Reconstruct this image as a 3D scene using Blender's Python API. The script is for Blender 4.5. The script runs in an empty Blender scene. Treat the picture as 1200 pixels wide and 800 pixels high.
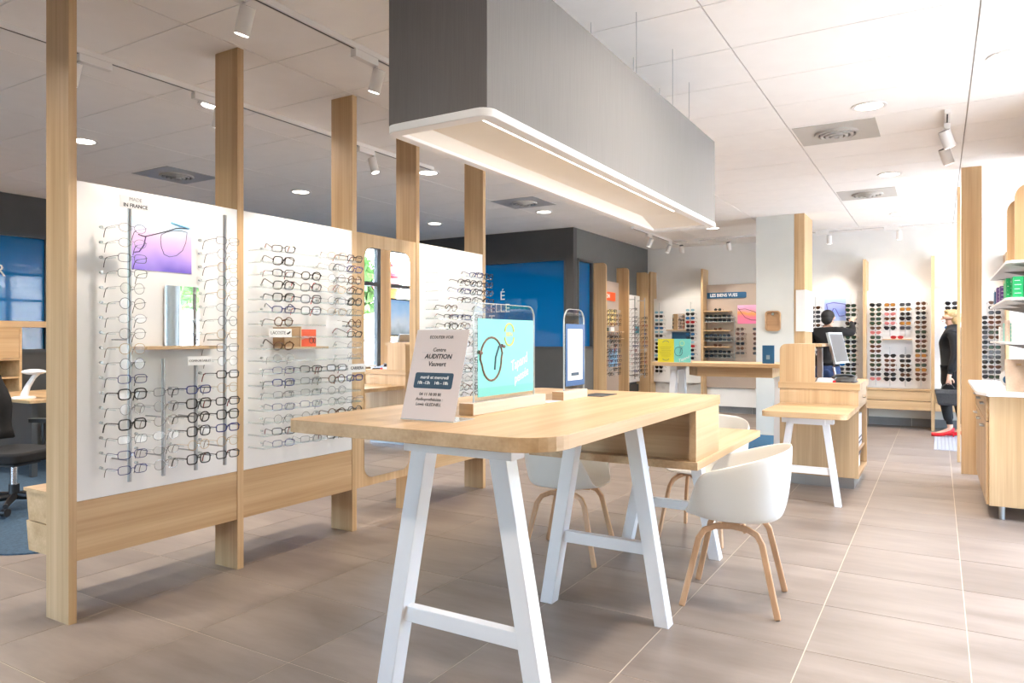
import bpy, bmesh, math, random
from mathutils import Matrix, Vector
random.seed(7)
S = bpy.context.scene
COL = S.collection
PI = math.pi

# ------------------------------------------------------------------ camera
EYE = 1.33
YAW = math.atan(500 / 837.0)
cd = bpy.data.cameras.new('camera')
cd.sensor_width = 36.0
cd.lens = 36.0 * 837 / 1200
cd.shift_y = -4 / 1200.0
cd.clip_start = 0.05
cam = bpy.data.objects.new('camera', cd)
cam.location = (0, 0, EYE)
cam.rotation_euler = (PI / 2, 0, YAW)
COL.objects.link(cam)
S.camera = cam

# ------------------------------------------------------------------ sky + exposure
S.view_settings.view_transform = 'Standard'
S.view_settings.look = 'None'
S.view_settings.gamma = 1
S.view_settings.use_curve_mapping = False
S.view_settings.exposure = 0.2
S.cycles.transparent_max_bounces = 24
S.cycles.sample_clamp_indirect = 6.0
W = bpy.data.worlds.new('sky')
S.world = W
W.use_nodes = True
wn = W.node_tree
bg = wn.nodes['Background']
sky = wn.nodes.new('ShaderNodeTexSky')
sky.sky_type = 'NISHITA'
sky.sun_disc = False
sky.sun_elevation = math.radians(52)
sky.sun_rotation = math.radians(0)
sky.dust_density = 3.0
wn.links.new(sky.outputs[0], bg.inputs[0])
bg.inputs[1].default_value = 4.2

sun = bpy.data.lights.new('sun', 'SUN')          # lights the street; stands behind the back wall, so it does not shine in
sun.energy = 34.0
sun.color = (1.0, 0.96, 0.90)
sun.angle = 0.01
so_ = bpy.data.objects.new('sun', sun)
so_.rotation_euler = Vector((0.10, -0.75, -0.8)).to_track_quat('-Z', 'Y').to_euler()
COL.objects.link(so_)

# ------------------------------------------------------------------ materials
MATS = {}


def nt(name):
    m = bpy.data.materials.new(name)
    m.use_nodes = True
    MATS[name] = m
    return m, m.node_tree, m.node_tree.nodes['Principled BSDF']


def plain(name, c, rough=0.5, metal=0.0, var=0.03, coat=0.0, scale=6.0):
    """principled with a little procedural noise in colour and roughness"""
    m, t, b = nt(name)
    tc = t.nodes.new('ShaderNodeTexCoord')
    nz = t.nodes.new('ShaderNodeTexNoise')
    nz.inputs['Scale'].default_value = scale
    nz.inputs['Detail'].default_value = 3
    t.links.new(tc.outputs['Object'], nz.inputs['Vector'])
    r = t.nodes.new('ShaderNodeValToRGB')
    r.color_ramp.elements[0].position = 0.3
    r.color_ramp.elements[1].position = 0.7
    r.color_ramp.elements[0].color = tuple(max(0, x * (1 - var)) for x in c) + (1,)
    r.color_ramp.elements[1].color = tuple(min(1, x * (1 + var)) for x in c) + (1,)
    t.links.new(nz.outputs['Fac'], r.inputs[0])
    t.links.new(r.outputs[0], b.inputs['Base Color'])
    b.inputs['Roughness'].default_value = rough
    b.inputs['Metallic'].default_value = metal
    b.inputs['Coat Weight'].default_value = coat
    return m


def wood(name, axis, c1=(0.42, 0.262, 0.122), c2=(0.60, 0.412, 0.232), rough=0.42):
    m, t, b = nt(name)
    tc = t.nodes.new('ShaderNodeTexCoord')
    oi = t.nodes.new('ShaderNodeObjectInfo')
    add = t.nodes.new('ShaderNodeVectorMath')
    add.operation = 'ADD'
    mul = t.nodes.new('ShaderNodeMath')
    mul.operation = 'MULTIPLY'
    mul.inputs[1].default_value = 37.0
    t.links.new(oi.outputs['Random'], mul.inputs[0])
    t.links.new(tc.outputs['Object'], add.inputs[0])
    t.links.new(mul.outputs[0], add.inputs[1])
    outs = []
    for cross, along, det in ((11.0, 0.35, 3.0), (75.0, 1.6, 2.0)):
        mp = t.nodes.new('ShaderNodeMapping')
        sc = [cross] * 3
        sc[axis] = along
        mp.inputs['Scale'].default_value = sc
        t.links.new(add.outputs[0], mp.inputs['Vector'])
        nz = t.nodes.new('ShaderNodeTexNoise')
        nz.inputs['Scale'].default_value = 1.0
        nz.inputs['Detail'].default_value = det
        nz.inputs['Distortion'].default_value = 0.25
        t.links.new(mp.outputs[0], nz.inputs['Vector'])
        outs.append(nz)
    mx = t.nodes.new('ShaderNodeMix')
    mx.data_type = 'FLOAT'
    mx.inputs[0].default_value = 0.3
    t.links.new(outs[0].outputs['Fac'], mx.inputs[2])
    t.links.new(outs[1].outputs['Fac'], mx.inputs[3])
    r = t.nodes.new('ShaderNodeValToRGB')
    r.color_ramp.elements[0].position = 0.33
    r.color_ramp.elements[0].color = c1 + (1,)
    r.color_ramp.elements[1].position = 0.64
    r.color_ramp.elements[1].color = c2 + (1,)
    t.links.new(mx.outputs[0], r.inputs[0])
    t.links.new(r.outputs[0], b.inputs['Base Color'])
    b.inputs['Roughness'].default_value = rough
    bp = t.nodes.new('ShaderNodeBump')
    bp.inputs['Strength'].default_value = 0.08
    bp.inputs['Distance'].default_value = 0.002
    t.links.new(outs[1].outputs['Fac'], bp.inputs['Height'])
    t.links.new(bp.outputs[0], b.inputs['Normal'])
    return m


def clear(name, tint=(1, 1, 1), refl=0.12, diff=None, dfac=0.0, rough=0.02):
    """thin clear sheet: transparent + fresnel-weighted gloss (+ a film that scatters)"""
    m, t, b = nt(name)
    out = t.nodes['Material Output']
    tr = t.nodes.new('ShaderNodeBsdfTransparent')
    tr.inputs[0].default_value = tint + (1,)
    gl = t.nodes.new('ShaderNodeBsdfGlossy')
    gl.inputs['Roughness'].default_value = rough
    lw = t.nodes.new('ShaderNodeLayerWeight')
    lw.inputs['Blend'].default_value = 0.5
    pw = t.nodes.new('ShaderNodeMath')
    pw.operation = 'POWER'
    pw.inputs[1].default_value = 4.0
    ma = t.nodes.new('ShaderNodeMath')
    ma.operation = 'MULTIPLY_ADD'
    ma.inputs[1].default_value = 0.75
    ma.inputs[2].default_value = refl * 0.4
    t.links.new(lw.outputs['Facing'], pw.inputs[0])
    t.links.new(pw.outputs[0], ma.inputs[0])
    mix = t.nodes.new('ShaderNodeMixShader')
    base = tr
    if diff:
        df = t.nodes.new('ShaderNodeBsdfDiffuse')
        df.inputs[0].default_value = diff + (1,)
        m2 = t.nodes.new('ShaderNodeMixShader')
        m2.inputs[0].default_value = dfac
        t.links.new(tr.outputs[0], m2.inputs[1])
        t.links.new(df.outputs[0], m2.inputs[2])
        base = m2
    t.links.new(ma.outputs[0], mix.inputs[0])
    t.links.new(base.outputs[0], mix.inputs[1])
    t.links.new(gl.outputs[0], mix.inputs[2])
    t.links.new(mix.outputs[0], out.inputs[0])
    return m


def emit(name, c, s):
    m, t, b = nt(name)
    b.inputs['Base Color'].default_value = (0.8, 0.8, 0.8, 1)
    b.inputs['Emission Color'].default_value = c + (1,)
    b.inputs['Emission Strength'].default_value = s
    return m


def gradient(name, stops, axis, lo, hi, rough=0.3):
    """flat print: colour ramp along one object axis, wobbled by noise"""
    m, t, b = nt(name)
    tc = t.nodes.new('ShaderNodeTexCoord')
    sp = t.nodes.new('ShaderNodeSeparateXYZ')
    nz = t.nodes.new('ShaderNodeTexNoise')
    nz.inputs['Scale'].default_value = 5.0
    t.links.new(tc.outputs['Object'], nz.inputs['Vector'])
    t.links.new(tc.outputs['Object'], sp.inputs[0])
    mr = t.nodes.new('ShaderNodeMapRange')
    mr.inputs['From Min'].default_value = lo
    mr.inputs['From Max'].default_value = hi
    t.links.new(sp.outputs[axis], mr.inputs['Value'])
    ad = t.nodes.new('ShaderNodeMath')
    ad.operation = 'MULTIPLY_ADD'
    ad.inputs[1].default_value = 0.5
    t.links.new(nz.outputs['Fac'], ad.inputs[0])
    sb = t.nodes.new('ShaderNodeMath')
    sb.operation = 'SUBTRACT'
    sb.inputs[1].default_value = 0.25
    t.links.new(mr.outputs[0], ad.inputs[2])
    t.links.new(ad.outputs[0], sb.inputs[0])
    r = t.nodes.new('ShaderNodeValToRGB')
    el = r.color_ramp.elements
    while len(el) < len(stops):
        el.new(0.5)
    for e, (p, c) in zip(el, stops):
        e.position = p
        e.color = c + (1,)
    t.links.new(sb.outputs[0], r.inputs[0])
    t.links.new(r.outputs[0], b.inputs['Base Color'])
    b.inputs['Roughness'].default_value = rough
    return m


def tile_mat(name, c1, c2, rough, stretch):
    m, t, b = nt(name)
    tc = t.nodes.new('ShaderNodeTexCoord')
    oi = t.nodes.new('ShaderNodeObjectInfo')
    ge = t.nodes.new('ShaderNodeNewGeometry')
    sm = t.nodes.new('ShaderNodeMath')
    sm.operation = 'ADD'
    t.links.new(oi.outputs['Random'], sm.inputs[0])
    t.links.new(ge.outputs['Random Per Island'], sm.inputs[1])
    ml = t.nodes.new('ShaderNodeMath')
    ml.operation = 'MULTIPLY'
    ml.inputs[1].default_value = 53.0
    t.links.new(sm.outputs[0], ml.inputs[0])
    add = t.nodes.new('ShaderNodeVectorMath')
    t.links.new(tc.outputs['Object'], add.inputs[0])
    t.links.new(ml.outputs[0], add.inputs[1])
    mp = t.nodes.new('ShaderNodeMapping')
    mp.inputs['Scale'].default_value = stretch
    t.links.new(add.outputs[0], mp.inputs[0])
    nz = t.nodes.new('ShaderNodeTexNoise')
    nz.inputs['Scale'].default_value = 1.0
    nz.inputs['Detail'].default_value = 6
    nz.inputs['Roughness'].default_value = 0.62
    t.links.new(mp.outputs[0], nz.inputs['Vector'])
    r = t.nodes.new('ShaderNodeValToRGB')
    r.color_ramp.elements[0].position = 0.3
    r.color_ramp.elements[0].color = c1 + (1,)
    r.color_ramp.elements[1].position = 0.7
    r.color_ramp.elements[1].color = c2 + (1,)
    t.links.new(nz.outputs['Fac'], r.inputs[0])
    hs = t.nodes.new('ShaderNodeHueSaturation')
    mr = t.nodes.new('ShaderNodeMapRange')
    fr = t.nodes.new('ShaderNodeMath')
    fr.operation = 'FRACT'
    t.links.new(sm.outputs[0], fr.inputs[0])
    mr.inputs['To Min'].default_value = 0.93
    mr.inputs['To Max'].default_value = 1.06
    t.links.new(fr.outputs[0], mr.inputs[0])
    t.links.new(mr.outputs[0], hs.inputs['Value'])
    t.links.new(r.outputs[0], hs.inputs['Color'])
    t.links.new(hs.outputs[0], b.inputs['Base Color'])
    rr = t.nodes.new('ShaderNodeMapRange')
    rr.inputs['To Min'].default_value = rough
    rr.inputs['To Max'].default_value = rough + 0.15
    t.links.new(nz.outputs['Fac'], rr.inputs[0])
    t.links.new(rr.outputs[0], b.inputs['Roughness'])
    return m


wx, wy, wz = wood('wood_x', 0), wood('wood_y', 1), wood('wood_z', 2)
leg_wood = wood('leg_wood', 2, (0.52, 0.30, 0.16), (0.66, 0.41, 0.24), 0.45)
brown_wood = wood('brown_wood', 0, (0.28, 0.15, 0.06), (0.42, 0.25, 0.11), 0.4)
tray_wood = wood('tray_wood', 0, (0.34, 0.19, 0.09), (0.50, 0.31, 0.17), 0.45)
white = plain('white_lacquer', (0.84, 0.84, 0.85), 0.35, var=0.01)
panel_white = plain('panel_white', (0.80, 0.79, 0.78), 0.45, var=0.012)
wall_white = plain('wall_white', (0.86, 0.85, 0.83), 0.8, var=0.012)
col_white = plain('column_white', (0.66, 0.68, 0.66), 0.7, var=0.012)
ceil_mat = plain('ceiling_tile', (0.93, 0.90, 0.87), 0.9, var=0.015)
grid_mat = plain('ceiling_grid', (0.42, 0.37, 0.33), 0.7)
grout = plain('grout', (0.58, 0.50, 0.40), 0.9)
tile = tile_mat('floor_tile', (0.175, 0.138, 0.113), (0.285, 0.234, 0.197), 0.34, (1.2, 5.0, 1.0))
skirt_mat = plain('skirting', (0.22, 0.22, 0.23), 0.5, var=0.1)
dark_wall = plain('dark_wall', (0.055, 0.055, 0.055), 0.6, var=0.05)
grey_wall = plain('grey_wall', (0.13, 0.135, 0.135), 0.6, var=0.05)
dark_frame = plain('dark_frame', (0.045, 0.05, 0.055), 0.4, var=0.05)
taupe = plain('taupe_panel', (0.42, 0.34, 0.285), 0.6, var=0.02)
carpet = plain('blue_carpet', (0.035, 0.07, 0.11), 0.95, var=0.25, scale=60)
bluemat = plain('blue_mat', (0.02, 0.10, 0.19), 0.9, var=0.15, scale=40)
black = plain('black_plastic', (0.015, 0.015, 0.016), 0.4, var=0.1)
blackcloth = plain('black_cloth', (0.005, 0.005, 0.006), 0.9, var=0.2, scale=30)
chrome = plain('chrome', (0.70, 0.71, 0.72), 0.22, 1.0)
steel = plain('brushed_steel', (0.40, 0.41, 0.42), 0.36, 1.0)
plate = plain('vent_plate', (0.50, 0.48, 0.45), 0.35, 0.1)
shell = plain('chair_shell', (0.80, 0.78, 0.73), 0.42, var=0.01)
fix = plain('fixture_white', (0.80, 0.77, 0.74), 0.45, var=0.01)
mirror = plain('mirror_glass', (0.93, 0.94, 0.94), 0.0, 1.0, 0.0)
lens_clear = clear('lens_clear', (0.97, 0.98, 0.98), 0.10)
acrylic = clear('clear_acrylic', (0.90, 0.94, 0.95), 0.16)
acrylic_edge = clear('acrylic_edge', (0.80, 0.88, 0.88), 0.3, (0.9, 0.93, 0.93), 0.45)
rail_clear = clear('rail_clear', (0.90, 0.94, 0.95), 0.16, (0.75, 0.8, 0.82), 0.18)
pane = clear('window_pane', (0.96, 0.98, 0.98), 0.06)
bluefilm = clear('blue_film_glass', (0.01, 0.25, 0.60), 0.14, (0.0, 0.14, 0.40), 0.75, 0.03)
led = emit('led_white', (1.0, 0.93, 0.84), 9.0)
led_strip = emit('led_strip', (1.0, 0.94, 0.86), 5.0)
cream = plain('cream_paint', (0.80, 0.76, 0.69), 0.6, var=0.01)
paper = plain('paper', (0.82, 0.82, 0.82), 0.7, var=0.01)
pinkcard = plain('pink_card', (0.66, 0.58, 0.56), 0.6, var=0.01)
ink = plain('ink', (0.03, 0.03, 0.035), 0.6)
greyink = plain('grey_ink', (0.45, 0.44, 0.44), 0.6)
navy = plain('navy_print', (0.015, 0.05, 0.09), 0.5)
blueprint = plain('blue_print', (0.012, 0.09, 0.20), 0.45)
turq = plain('turquoise_print', (0.16, 0.56, 0.51), 0.4, var=0.03, scale=3)
yellow = plain('yellow_print', (0.62, 0.56, 0.01), 0.45)
lemon = plain('lemon_print', (0.70, 0.76, 0.10), 0.45)
orange = plain('orange_print', (0.85, 0.10, 0.02), 0.45)
letters = plain('cut_letters', (0.62, 0.64, 0.66), 0.5)
green = plain('green_box', (0.0, 0.30, 0.09), 0.45)
purple = plain('purple_box', (0.08, 0.03, 0.16), 0.45)
redshoe = plain('red_leather', (0.70, 0.012, 0.02), 0.3)
skin = plain('skin', (0.62, 0.36, 0.26), 0.55, var=0.05)
blonde = plain('blonde_hair', (0.40, 0.26, 0.11), 0.55, var=0.3, scale=50)
darkhair = plain('dark_hair', (0.006, 0.005, 0.005), 0.7, var=0.3, scale=50)
jeans = plain('jeans', (0.025, 0.05, 0.13), 0.9, var=0.2, scale=40)
leaf = plain('leaf', (0.10, 0.22, 0.05), 0.7, var=0.4, scale=9)
pavement = plain('pavement', (0.55, 0.53, 0.50), 0.9, var=0.06)
carpaint = plain('car_paint', (0.20, 0.26, 0.33), 0.2, coat=0.6)
grey_screen = plain('screen_grey', (0.13, 0.125, 0.125), 0.7)


def fabric():
    m, t, b = nt('lamp_fabric')
    tc = t.nodes.new('ShaderNodeTexCoord')
    mp = t.nodes.new('ShaderNodeMapping')
    mp.inputs['Scale'].default_value = (260, 260, 5)
    t.links.new(tc.outputs['Object'], mp.inputs[0])
    nz = t.nodes.new('ShaderNodeTexNoise')
    nz.inputs['Scale'].default_value = 1.0
    nz.inputs['Detail'].default_value = 2
    t.links.new(mp.outputs[0], nz.inputs['Vector'])
    r = t.nodes.new('ShaderNodeValToRGB')
    r.color_ramp.elements[0].position = 0.3
    r.color_ramp.elements[0].color = (0.128, 0.119, 0.117, 1)
    r.color_ramp.elements[1].position = 0.7
    r.color_ramp.elements[1].color = (0.150, 0.140, 0.138, 1)
    t.links.new(nz.outputs['Fac'], r.inputs[0])
    t.links.new(r.outputs[0], b.inputs['Base Color'])
    b.inputs['Roughness'].default_value = 0.75
    b.inputs['Sheen Weight'].default_value = 0.3
    bp = t.nodes.new('ShaderNodeBump')
    bp.inputs['Strength'].default_value = 0.2
    bp.inputs['Distance'].default_value = 0.001
    t.links.new(nz.outputs['Fac'], bp.inputs['Height'])
    t.links.new(bp.outputs[0], b.inputs['Normal'])
    return m


lampfab = fabric()


# ------------------------------------------------------------------ mesh helpers
WORLD = {}     # object -> absolute base location


class MB:
    def __init__(self):
        self.v, self.f, self.m = [], [], []

    def add(self, vs, fs, m=0):
        o = len(self.v)
        self.v += [tuple(p) for p in vs]
        self.f += [tuple(i + o for i in f) for f in fs]
        self.m += [m] * len(fs)
        return self

    def box(self, x0, x1, y0, y1, z0, z1, m=0):
        vs = [(x, y, z) for x in (x0, x1) for y in (y0, y1) for z in (z0, z1)]
        return self.add(vs, [(0, 1, 3, 2), (4, 6, 7, 5), (0, 4, 5, 1), (2, 3, 7, 6), (0, 2, 6, 4), (1, 5, 7, 3)], m)

    def prism(self, poly, axis, a, b, m=0):
        """poly: 2D points in the other two axes (in x,y,z order), extruded a..b along axis"""
        def p3(p, h):
            q = list(p)
            q.insert(axis, h)
            return tuple(q)
        n = len(poly)
        vs = [p3(p, a) for p in poly] + [p3(p, b) for p in poly]
        fs = [tuple(range(n))[::-1], tuple(range(n, 2 * n))]
        fs += [(i, (i + 1) % n, n + (i + 1) % n, n + i) for i in range(n)]
        return self.add(vs, fs, m)

    def ring(self, outer, inner, axis, a, b, m=0):
        def p3(p, h):
            q = list(p)
            q.insert(axis, h)
            return tuple(q)
        n = len(outer)
        vs = [p3(p, h) for h in (a, b) for L in (outer, inner) for p in L]
        fs = []
        for i in range(n):
            j = (i + 1) % n
            fs += [(i, j, n + j, n + i), (2 * n + i, 3 * n + i, 3 * n + j, 2 * n + j),
                   (i, 2 * n + i, 2 * n + j, j), (n + i, n + j, 3 * n + j, 3 * n + i)]
        return self.add(vs, fs, m)

    def tube(self, path, r, n=8, m=0, closed=False, rect=None, up=(0, 0, 1)):
        """sweep a circle (or a rect w,h) along a path"""
        P = [Vector(p) for p in path]
        N = len(P)
        vs = []
        for i, p in enumerate(P):
            if closed:
                t = (P[(i + 1) % N] - P[i - 1]).normalized()
            else:
                t = (P[min(i + 1, N - 1)] - P[max(i - 1, 0)]).normalized()
            u = Vector(up)
            if abs(t.dot(u)) > 0.98:
                u = Vector((1, 0, 0)) if abs(t.x) < 0.9 else Vector((0, 1, 0))
            a = t.cross(u).normalized()
            b = a.cross(t).normalized()
            rr = r[i] if isinstance(r, (list, tuple)) else r
            if rect:
                w, h = rect
                cs = [(-w, -h), (w, -h), (w, h), (-w, h)]
                vs += [p + a * c[0] / 2 + b * c[1] / 2 for c in cs]
            else:
                vs += [p + (a * math.cos(2 * PI * k / n) + b * math.sin(2 * PI * k / n)) * rr for k in range(n)]
        k = 4 if rect else n
        fs = []
        for i in range(N if closed else N - 1):
            j = (i + 1) % N
            fs += [(i * k + q, i * k + (q + 1) % k, j * k + (q + 1) % k, j * k + q) for q in range(k)]
        if not closed:
            fs += [tuple(range(k))[::-1], tuple((N - 1) * k + q for q in range(k))]
        return self.add(vs, fs, m)

    def cyl(self, p0, p1, r, n=16, m=0, r1=None):
        return self.tube([p0, p1], [r, r if r1 is None else r1], n, m)

    def lathe(self, prof, n=24, c=(0, 0, 0), m=0):
        vs = [(c[0] + r * math.cos(2 * PI * k / n), c[1] + r * math.sin(2 * PI * k / n), c[2] + z) for r, z in prof for k in range(n)]
        fs = [(i * n + k, i * n + (k + 1) % n, (i + 1) * n + (k + 1) % n, (i + 1) * n + k) for i in range(len(prof) - 1) for k in range(n)]
        fs += [tuple(range(n))[::-1], tuple((len(prof) - 1) * n + k for k in range(n))]
        return self.add(vs, fs, m)

    def ball(self, c, rx, ry, rz, n=12, k=8, m=0):
        prof = [(math.sin(PI * (i + .02) / (k + .04)), -math.cos(PI * (i + .02) / (k + .04))) for i in range(k + 1)]
        vs = [(c[0] + rx * s * math.cos(2 * PI * q / n), c[1] + ry * s * math.sin(2 * PI * q / n), c[2] + rz * z) for s, z in prof for q in range(n)]
        fs = [(i * n + q, i * n + (q + 1) % n, (i + 1) * n + (q + 1) % n, (i + 1) * n + q) for i in range(k) for q in range(n)]
        fs += [tuple(range(n))[::-1], tuple(k * n + q for q in range(n))]
        return self.add(vs, fs, m)

    def mesh(self, name, mats, shift=(0, 0, 0), smooth=False):
        me = bpy.data.meshes.new(name)
        me.from_pydata([(x - shift[0], y - shift[1], z - shift[2]) for x, y, z in self.v], [], self.f)
        for q in (mats if isinstance(mats, (list, tuple)) else [mats]):
            me.materials.append(q)
        me.polygons.foreach_set('material_index', self.m)
        bm = bmesh.new()
        bm.from_mesh(me)
        bmesh.ops.recalc_face_normals(bm, faces=bm.faces)
        bm.to_mesh(me)
        bm.free()
        if smooth:
            me.polygons.foreach_set('use_smooth', [True] * len(me.polygons))
            if smooth != 'all':
                me.set_sharp_from_angle(angle=math.radians(38))
        me.update()
        return me

    def build(self, name, mats, parent=None, smooth=False, bevel=0.0, local=False, base=None):
        """coordinates are world ones unless local; a part is stored relative to its thing's base"""
        sh = (0, 0, 0)
        if parent is not None and not local:
            sh = WORLD[parent]
        if base is not None:
            sh = base
        o = bpy.data.objects.new(name, self.mesh(name, mats, sh, smooth))
        COL.objects.link(o)
        if parent is not None:
            o.parent = parent
            WORLD[o] = WORLD[parent]
        elif base is not None:
            o.location = base
            WORLD[o] = base
        else:
            WORLD[o] = (0, 0, 0)
        if bevel:
            b = o.modifiers.new('bevel', 'BEVEL')
            b.width = bevel
            b.segments = 2
            b.limit_method = 'ANGLE'
            b.angle_limit = math.radians(40)
            b.harden_normals = False
        return o


def thing(name, label, cat, loc, rz=0.0, group=None):
    o = bpy.data.objects.new(name, None)
    o.empty_display_size = 0.1
    COL.objects.link(o)
    o.location = loc
    o.rotation_euler = (0, 0, rz)
    WORLD[o] = tuple(loc)
    return tag(o, label, cat, group)


def tag(o, label, cat, group=None):
    o['label'] = label
    o['category'] = cat
    if group:
        o['group'] = group
    return o


def struct(o):
    o['kind'] = 'structure'
    return o


def rrect(x0, x1, y0, y1, r, n=5, corners=(1, 1, 1, 1)):
    """rounded rectangle, ccw from lower left; corners: ll, lr, ur, ul"""
    pts = []
    for k, (cx, cy, a0) in enumerate(((x0, y0, PI), (x1, y0, 1.5 * PI), (x1, y1, 0), (x0, y1, .5 * PI))):
        rr = r * corners[k]
        if rr <= 0:
            pts += [(cx, cy)] * (n + 1)
            continue
        ox = cx + rr if cx == x0 else cx - rr
        oy = cy + rr if cy == y0 else cy - rr
        pts += [(ox + rr * math.cos(a0 + .5 * PI * i / n), oy + rr * math.sin(a0 + .5 * PI * i / n)) for i in range(n + 1)]
    out = []
    for p in pts:
        if not out or (abs(p[0] - out[-1][0]) + abs(p[1] - out[-1][1])) > 1e-6:
            out.append(p)
    return out


FACE = {'+X': ((0, 1, 0), (0, 0, 1), (1, 0, 0)), '-Y': ((1, 0, 0), (0, 0, 1), (0, -1, 0)), '-X': ((0, -1, 0), (0, 0, 1), (-1, 0, 0))}


def text(name, s, size, loc, face, parent, mat, align='CENTER', sx=1.0, tilt=None, bold=0.0, shear=0.0):
    c = bpy.data.curves.new(name, 'FONT')
    c.body = s
    c.size = size
    c.align_x = align
    c.align_y = 'CENTER'
    c.extrude = 0.0004
    c.offset = bold
    c.shear = shear
    c.resolution_u = 2
    tmp = bpy.data.objects.new(name, c)
    COL.objects.link(tmp)
    dg = bpy.context.evaluated_depsgraph_get()
    me = bpy.data.meshes.new_from_object(tmp.evaluated_get(dg))
    bpy.data.objects.remove(tmp)
    bpy.data.curves.remove(c)
    me.name = name
    me.materials.clear()
    me.materials.append(mat)
    X, Y, Z = tilt if tilt else FACE[face]
    R = Matrix((X, Y, Z)).transposed().to_4x4() @ Matrix.Diagonal((sx, 1, 1, 1))
    b = WORLD[parent] if parent else (0, 0, 0)
    me.transform(Matrix.Translation(Vector(loc) - Vector(b)) @ R)
    o = bpy.data.objects.new(name, me)
    COL.objects.link(o)
    if parent:
        o.parent = parent
        WORLD[o] = b
    return o


ORD = ['first', 'second', 'third', 'fourth', 'fifth', 'sixth', 'seventh', 'eighth', 'ninth', 'tenth', 'eleventh', 'twelfth',
       'thirteenth', 'fourteenth', 'fifteenth', 'sixteenth', 'seventeenth', 'eighteenth']


def camproj(x, y, z):
    r = x * math.cos(YAW) + y * math.sin(YAW)
    d = -x * math.sin(YAW) + y * math.cos(YAW)
    if d < 0.2:
        return None
    return 600 + 837 * r / d, 396 - 837 * (z - EYE) / d, d


# ------------------------------------------------------------------ the shell
XL, XR, YF, YB = -9.2, 1.75, -3.0, 12.35
YBL = 12.9                                    # the back wall left of the column stands deeper
floor = struct(MB().box(XL - .2, XR + .15, YF - .15, YBL + .15, -.08, -.0014).build('floor', grout))
cells = []
i0, i1 = int((XL + .49) / .6) - 1, int((XR + .49) / .6) + 1
for i in range(i0, i1 + 1):
    for j in range(-9, 20):
        x0, x1 = max(-.49 + .6 * i, XL), min(-.49 + .6 * (i + 1), XR)
        y0, y1 = max(2.045 + .602 * j, YF), min(2.045 + .602 * (j + 1), YBL)
        if x1 - x0 < .02 or y1 - y0 < .02:
            continue
        q = camproj((x0 + x1) / 2, (y0 + y1) / 2, 0)
        vis = q is not None and -150 < q[0] < 1350 and q[1] < 1050
        cells.append((0 if vis else 1, q[2] if q else 99, x0, x1, y0, y1))
cells.sort()
tm = MB()
tile_mesh = {}
for n, (hid, d, x0, x1, y0, y1) in enumerate(cells):
    g = .0022
    if n < 295 and not hid:
        k = (round(x1 - x0, 3), round(y1 - y0, 3))
        if k not in tile_mesh:
            tile_mesh[k] = MB().box(-k[0] / 2 + g, k[0] / 2 - g, -k[1] / 2 + g, k[1] / 2 - g, -.0014, 0).mesh('floor_tile', tile)
        o = bpy.data.objects.new('floor_tile', tile_mesh[k])
        o.parent = floor
        o.location = ((x0 + x1) / 2, (y0 + y1) / 2, 0)
        COL.objects.link(o)
    else:
        tm.box(x0 + g, x1 - g, y0 + g, y1 - g, -.0014, 0)
o = tm.build('floor_tiles_beyond', tile, floor)
o['kind'] = 'stuff'

ceil = struct(MB().box(XL - .2, XR + .15, YF - .15, YBL + .15, 3.010, 3.1).build('ceiling', grid_mat))
ctm = {}
for i in range(-9, 3):
    for j in range(-10, 19):
        x0, x1 = max(.18 + 1.2085 * i, XL), min(.18 + 1.2085 * (i + 1), XR)
        y0, y1 = max(2.37 + .605 * j, YF), min(2.37 + .605 * (j + 1), YBL)
        if x1 - x0 < .03 or y1 - y0 < .03:
            continue
        k = (round(x1 - x0, 3), round(y1 - y0, 3))
        if k not in ctm:
            ctm[k] = MB().box(-k[0] / 2 + .004, k[0] / 2 - .004, -k[1] / 2 + .003, k[1] / 2 - .003, 0, .0099).mesh('ceiling_tile', ceil_mat)
        o = bpy.data.objects.new('ceiling_tile', ctm[k])
        o.parent = ceil
        o.location = ((x0 + x1) / 2, (y0 + y1) / 2, 3.0)
        COL.objects.link(o)

struct(MB().box(-2.0, XR, YB, YB + .15, 0, 3.02).build('wall_back', wall_white))
struct(MB().box(-4.72, -2.0, YBL, YBL + .15, 0, 3.02).box(-2.0, -1.9, YB + .15, YBL + .15, 0, 3.02).build('wall_back_left', wall_white))
struct(MB().box(XL, -8.0, YF - .15, YF, 0, 3.02).box(-4.25, XR, YF - .15, YF, 0, 3.02).box(-8.0, -4.25, YF - .15, YF, 0, .5).box(-8.0, -4.25, YF - .15, YF, 2.8, 3.02).build('wall_front', wall_white))
for k in range(3):  # unseen front windows, added to let daylight onto near faces and the left ceiling
    a, b_ = -8.0 + 1.25 * k, -6.75 + 1.25 * k
    w = struct(MB().box(a, a + .05, YF - .1, YF, .5, 2.8).box(b_ - .05, b_, YF - .1, YF, .5, 2.8).box(a + .05, b_ - .05, YF - .1, YF, .5, .55).box(a + .05, b_ - .05, YF - .1, YF, 2.75, 2.8).build('window_%d' % (k + 20), dark_frame))
    MB().box(a + .05, b_ - .05, YF - .06, YF - .052, .55, 2.75).build('pane', pane, w)
bb = struct(MB().build('baseboard_back', skirt_mat))
for k in range(6):
    x0 = -1.55 + .6 * k
    MB().box(x0 + .002, min(x0 + .598, XR), YB - .012, YB, .0, .12).build('skirting_tile', skirt_mat, bb)
bb = struct(MB().build('baseboard_back_left', skirt_mat))
for k in range(4):
    x0 = -4.6 + .6 * k
    MB().box(x0 + .002, x0 + .598, YBL - .012, YBL, .0, .12).build('skirting_tile', skirt_mat, bb)


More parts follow.
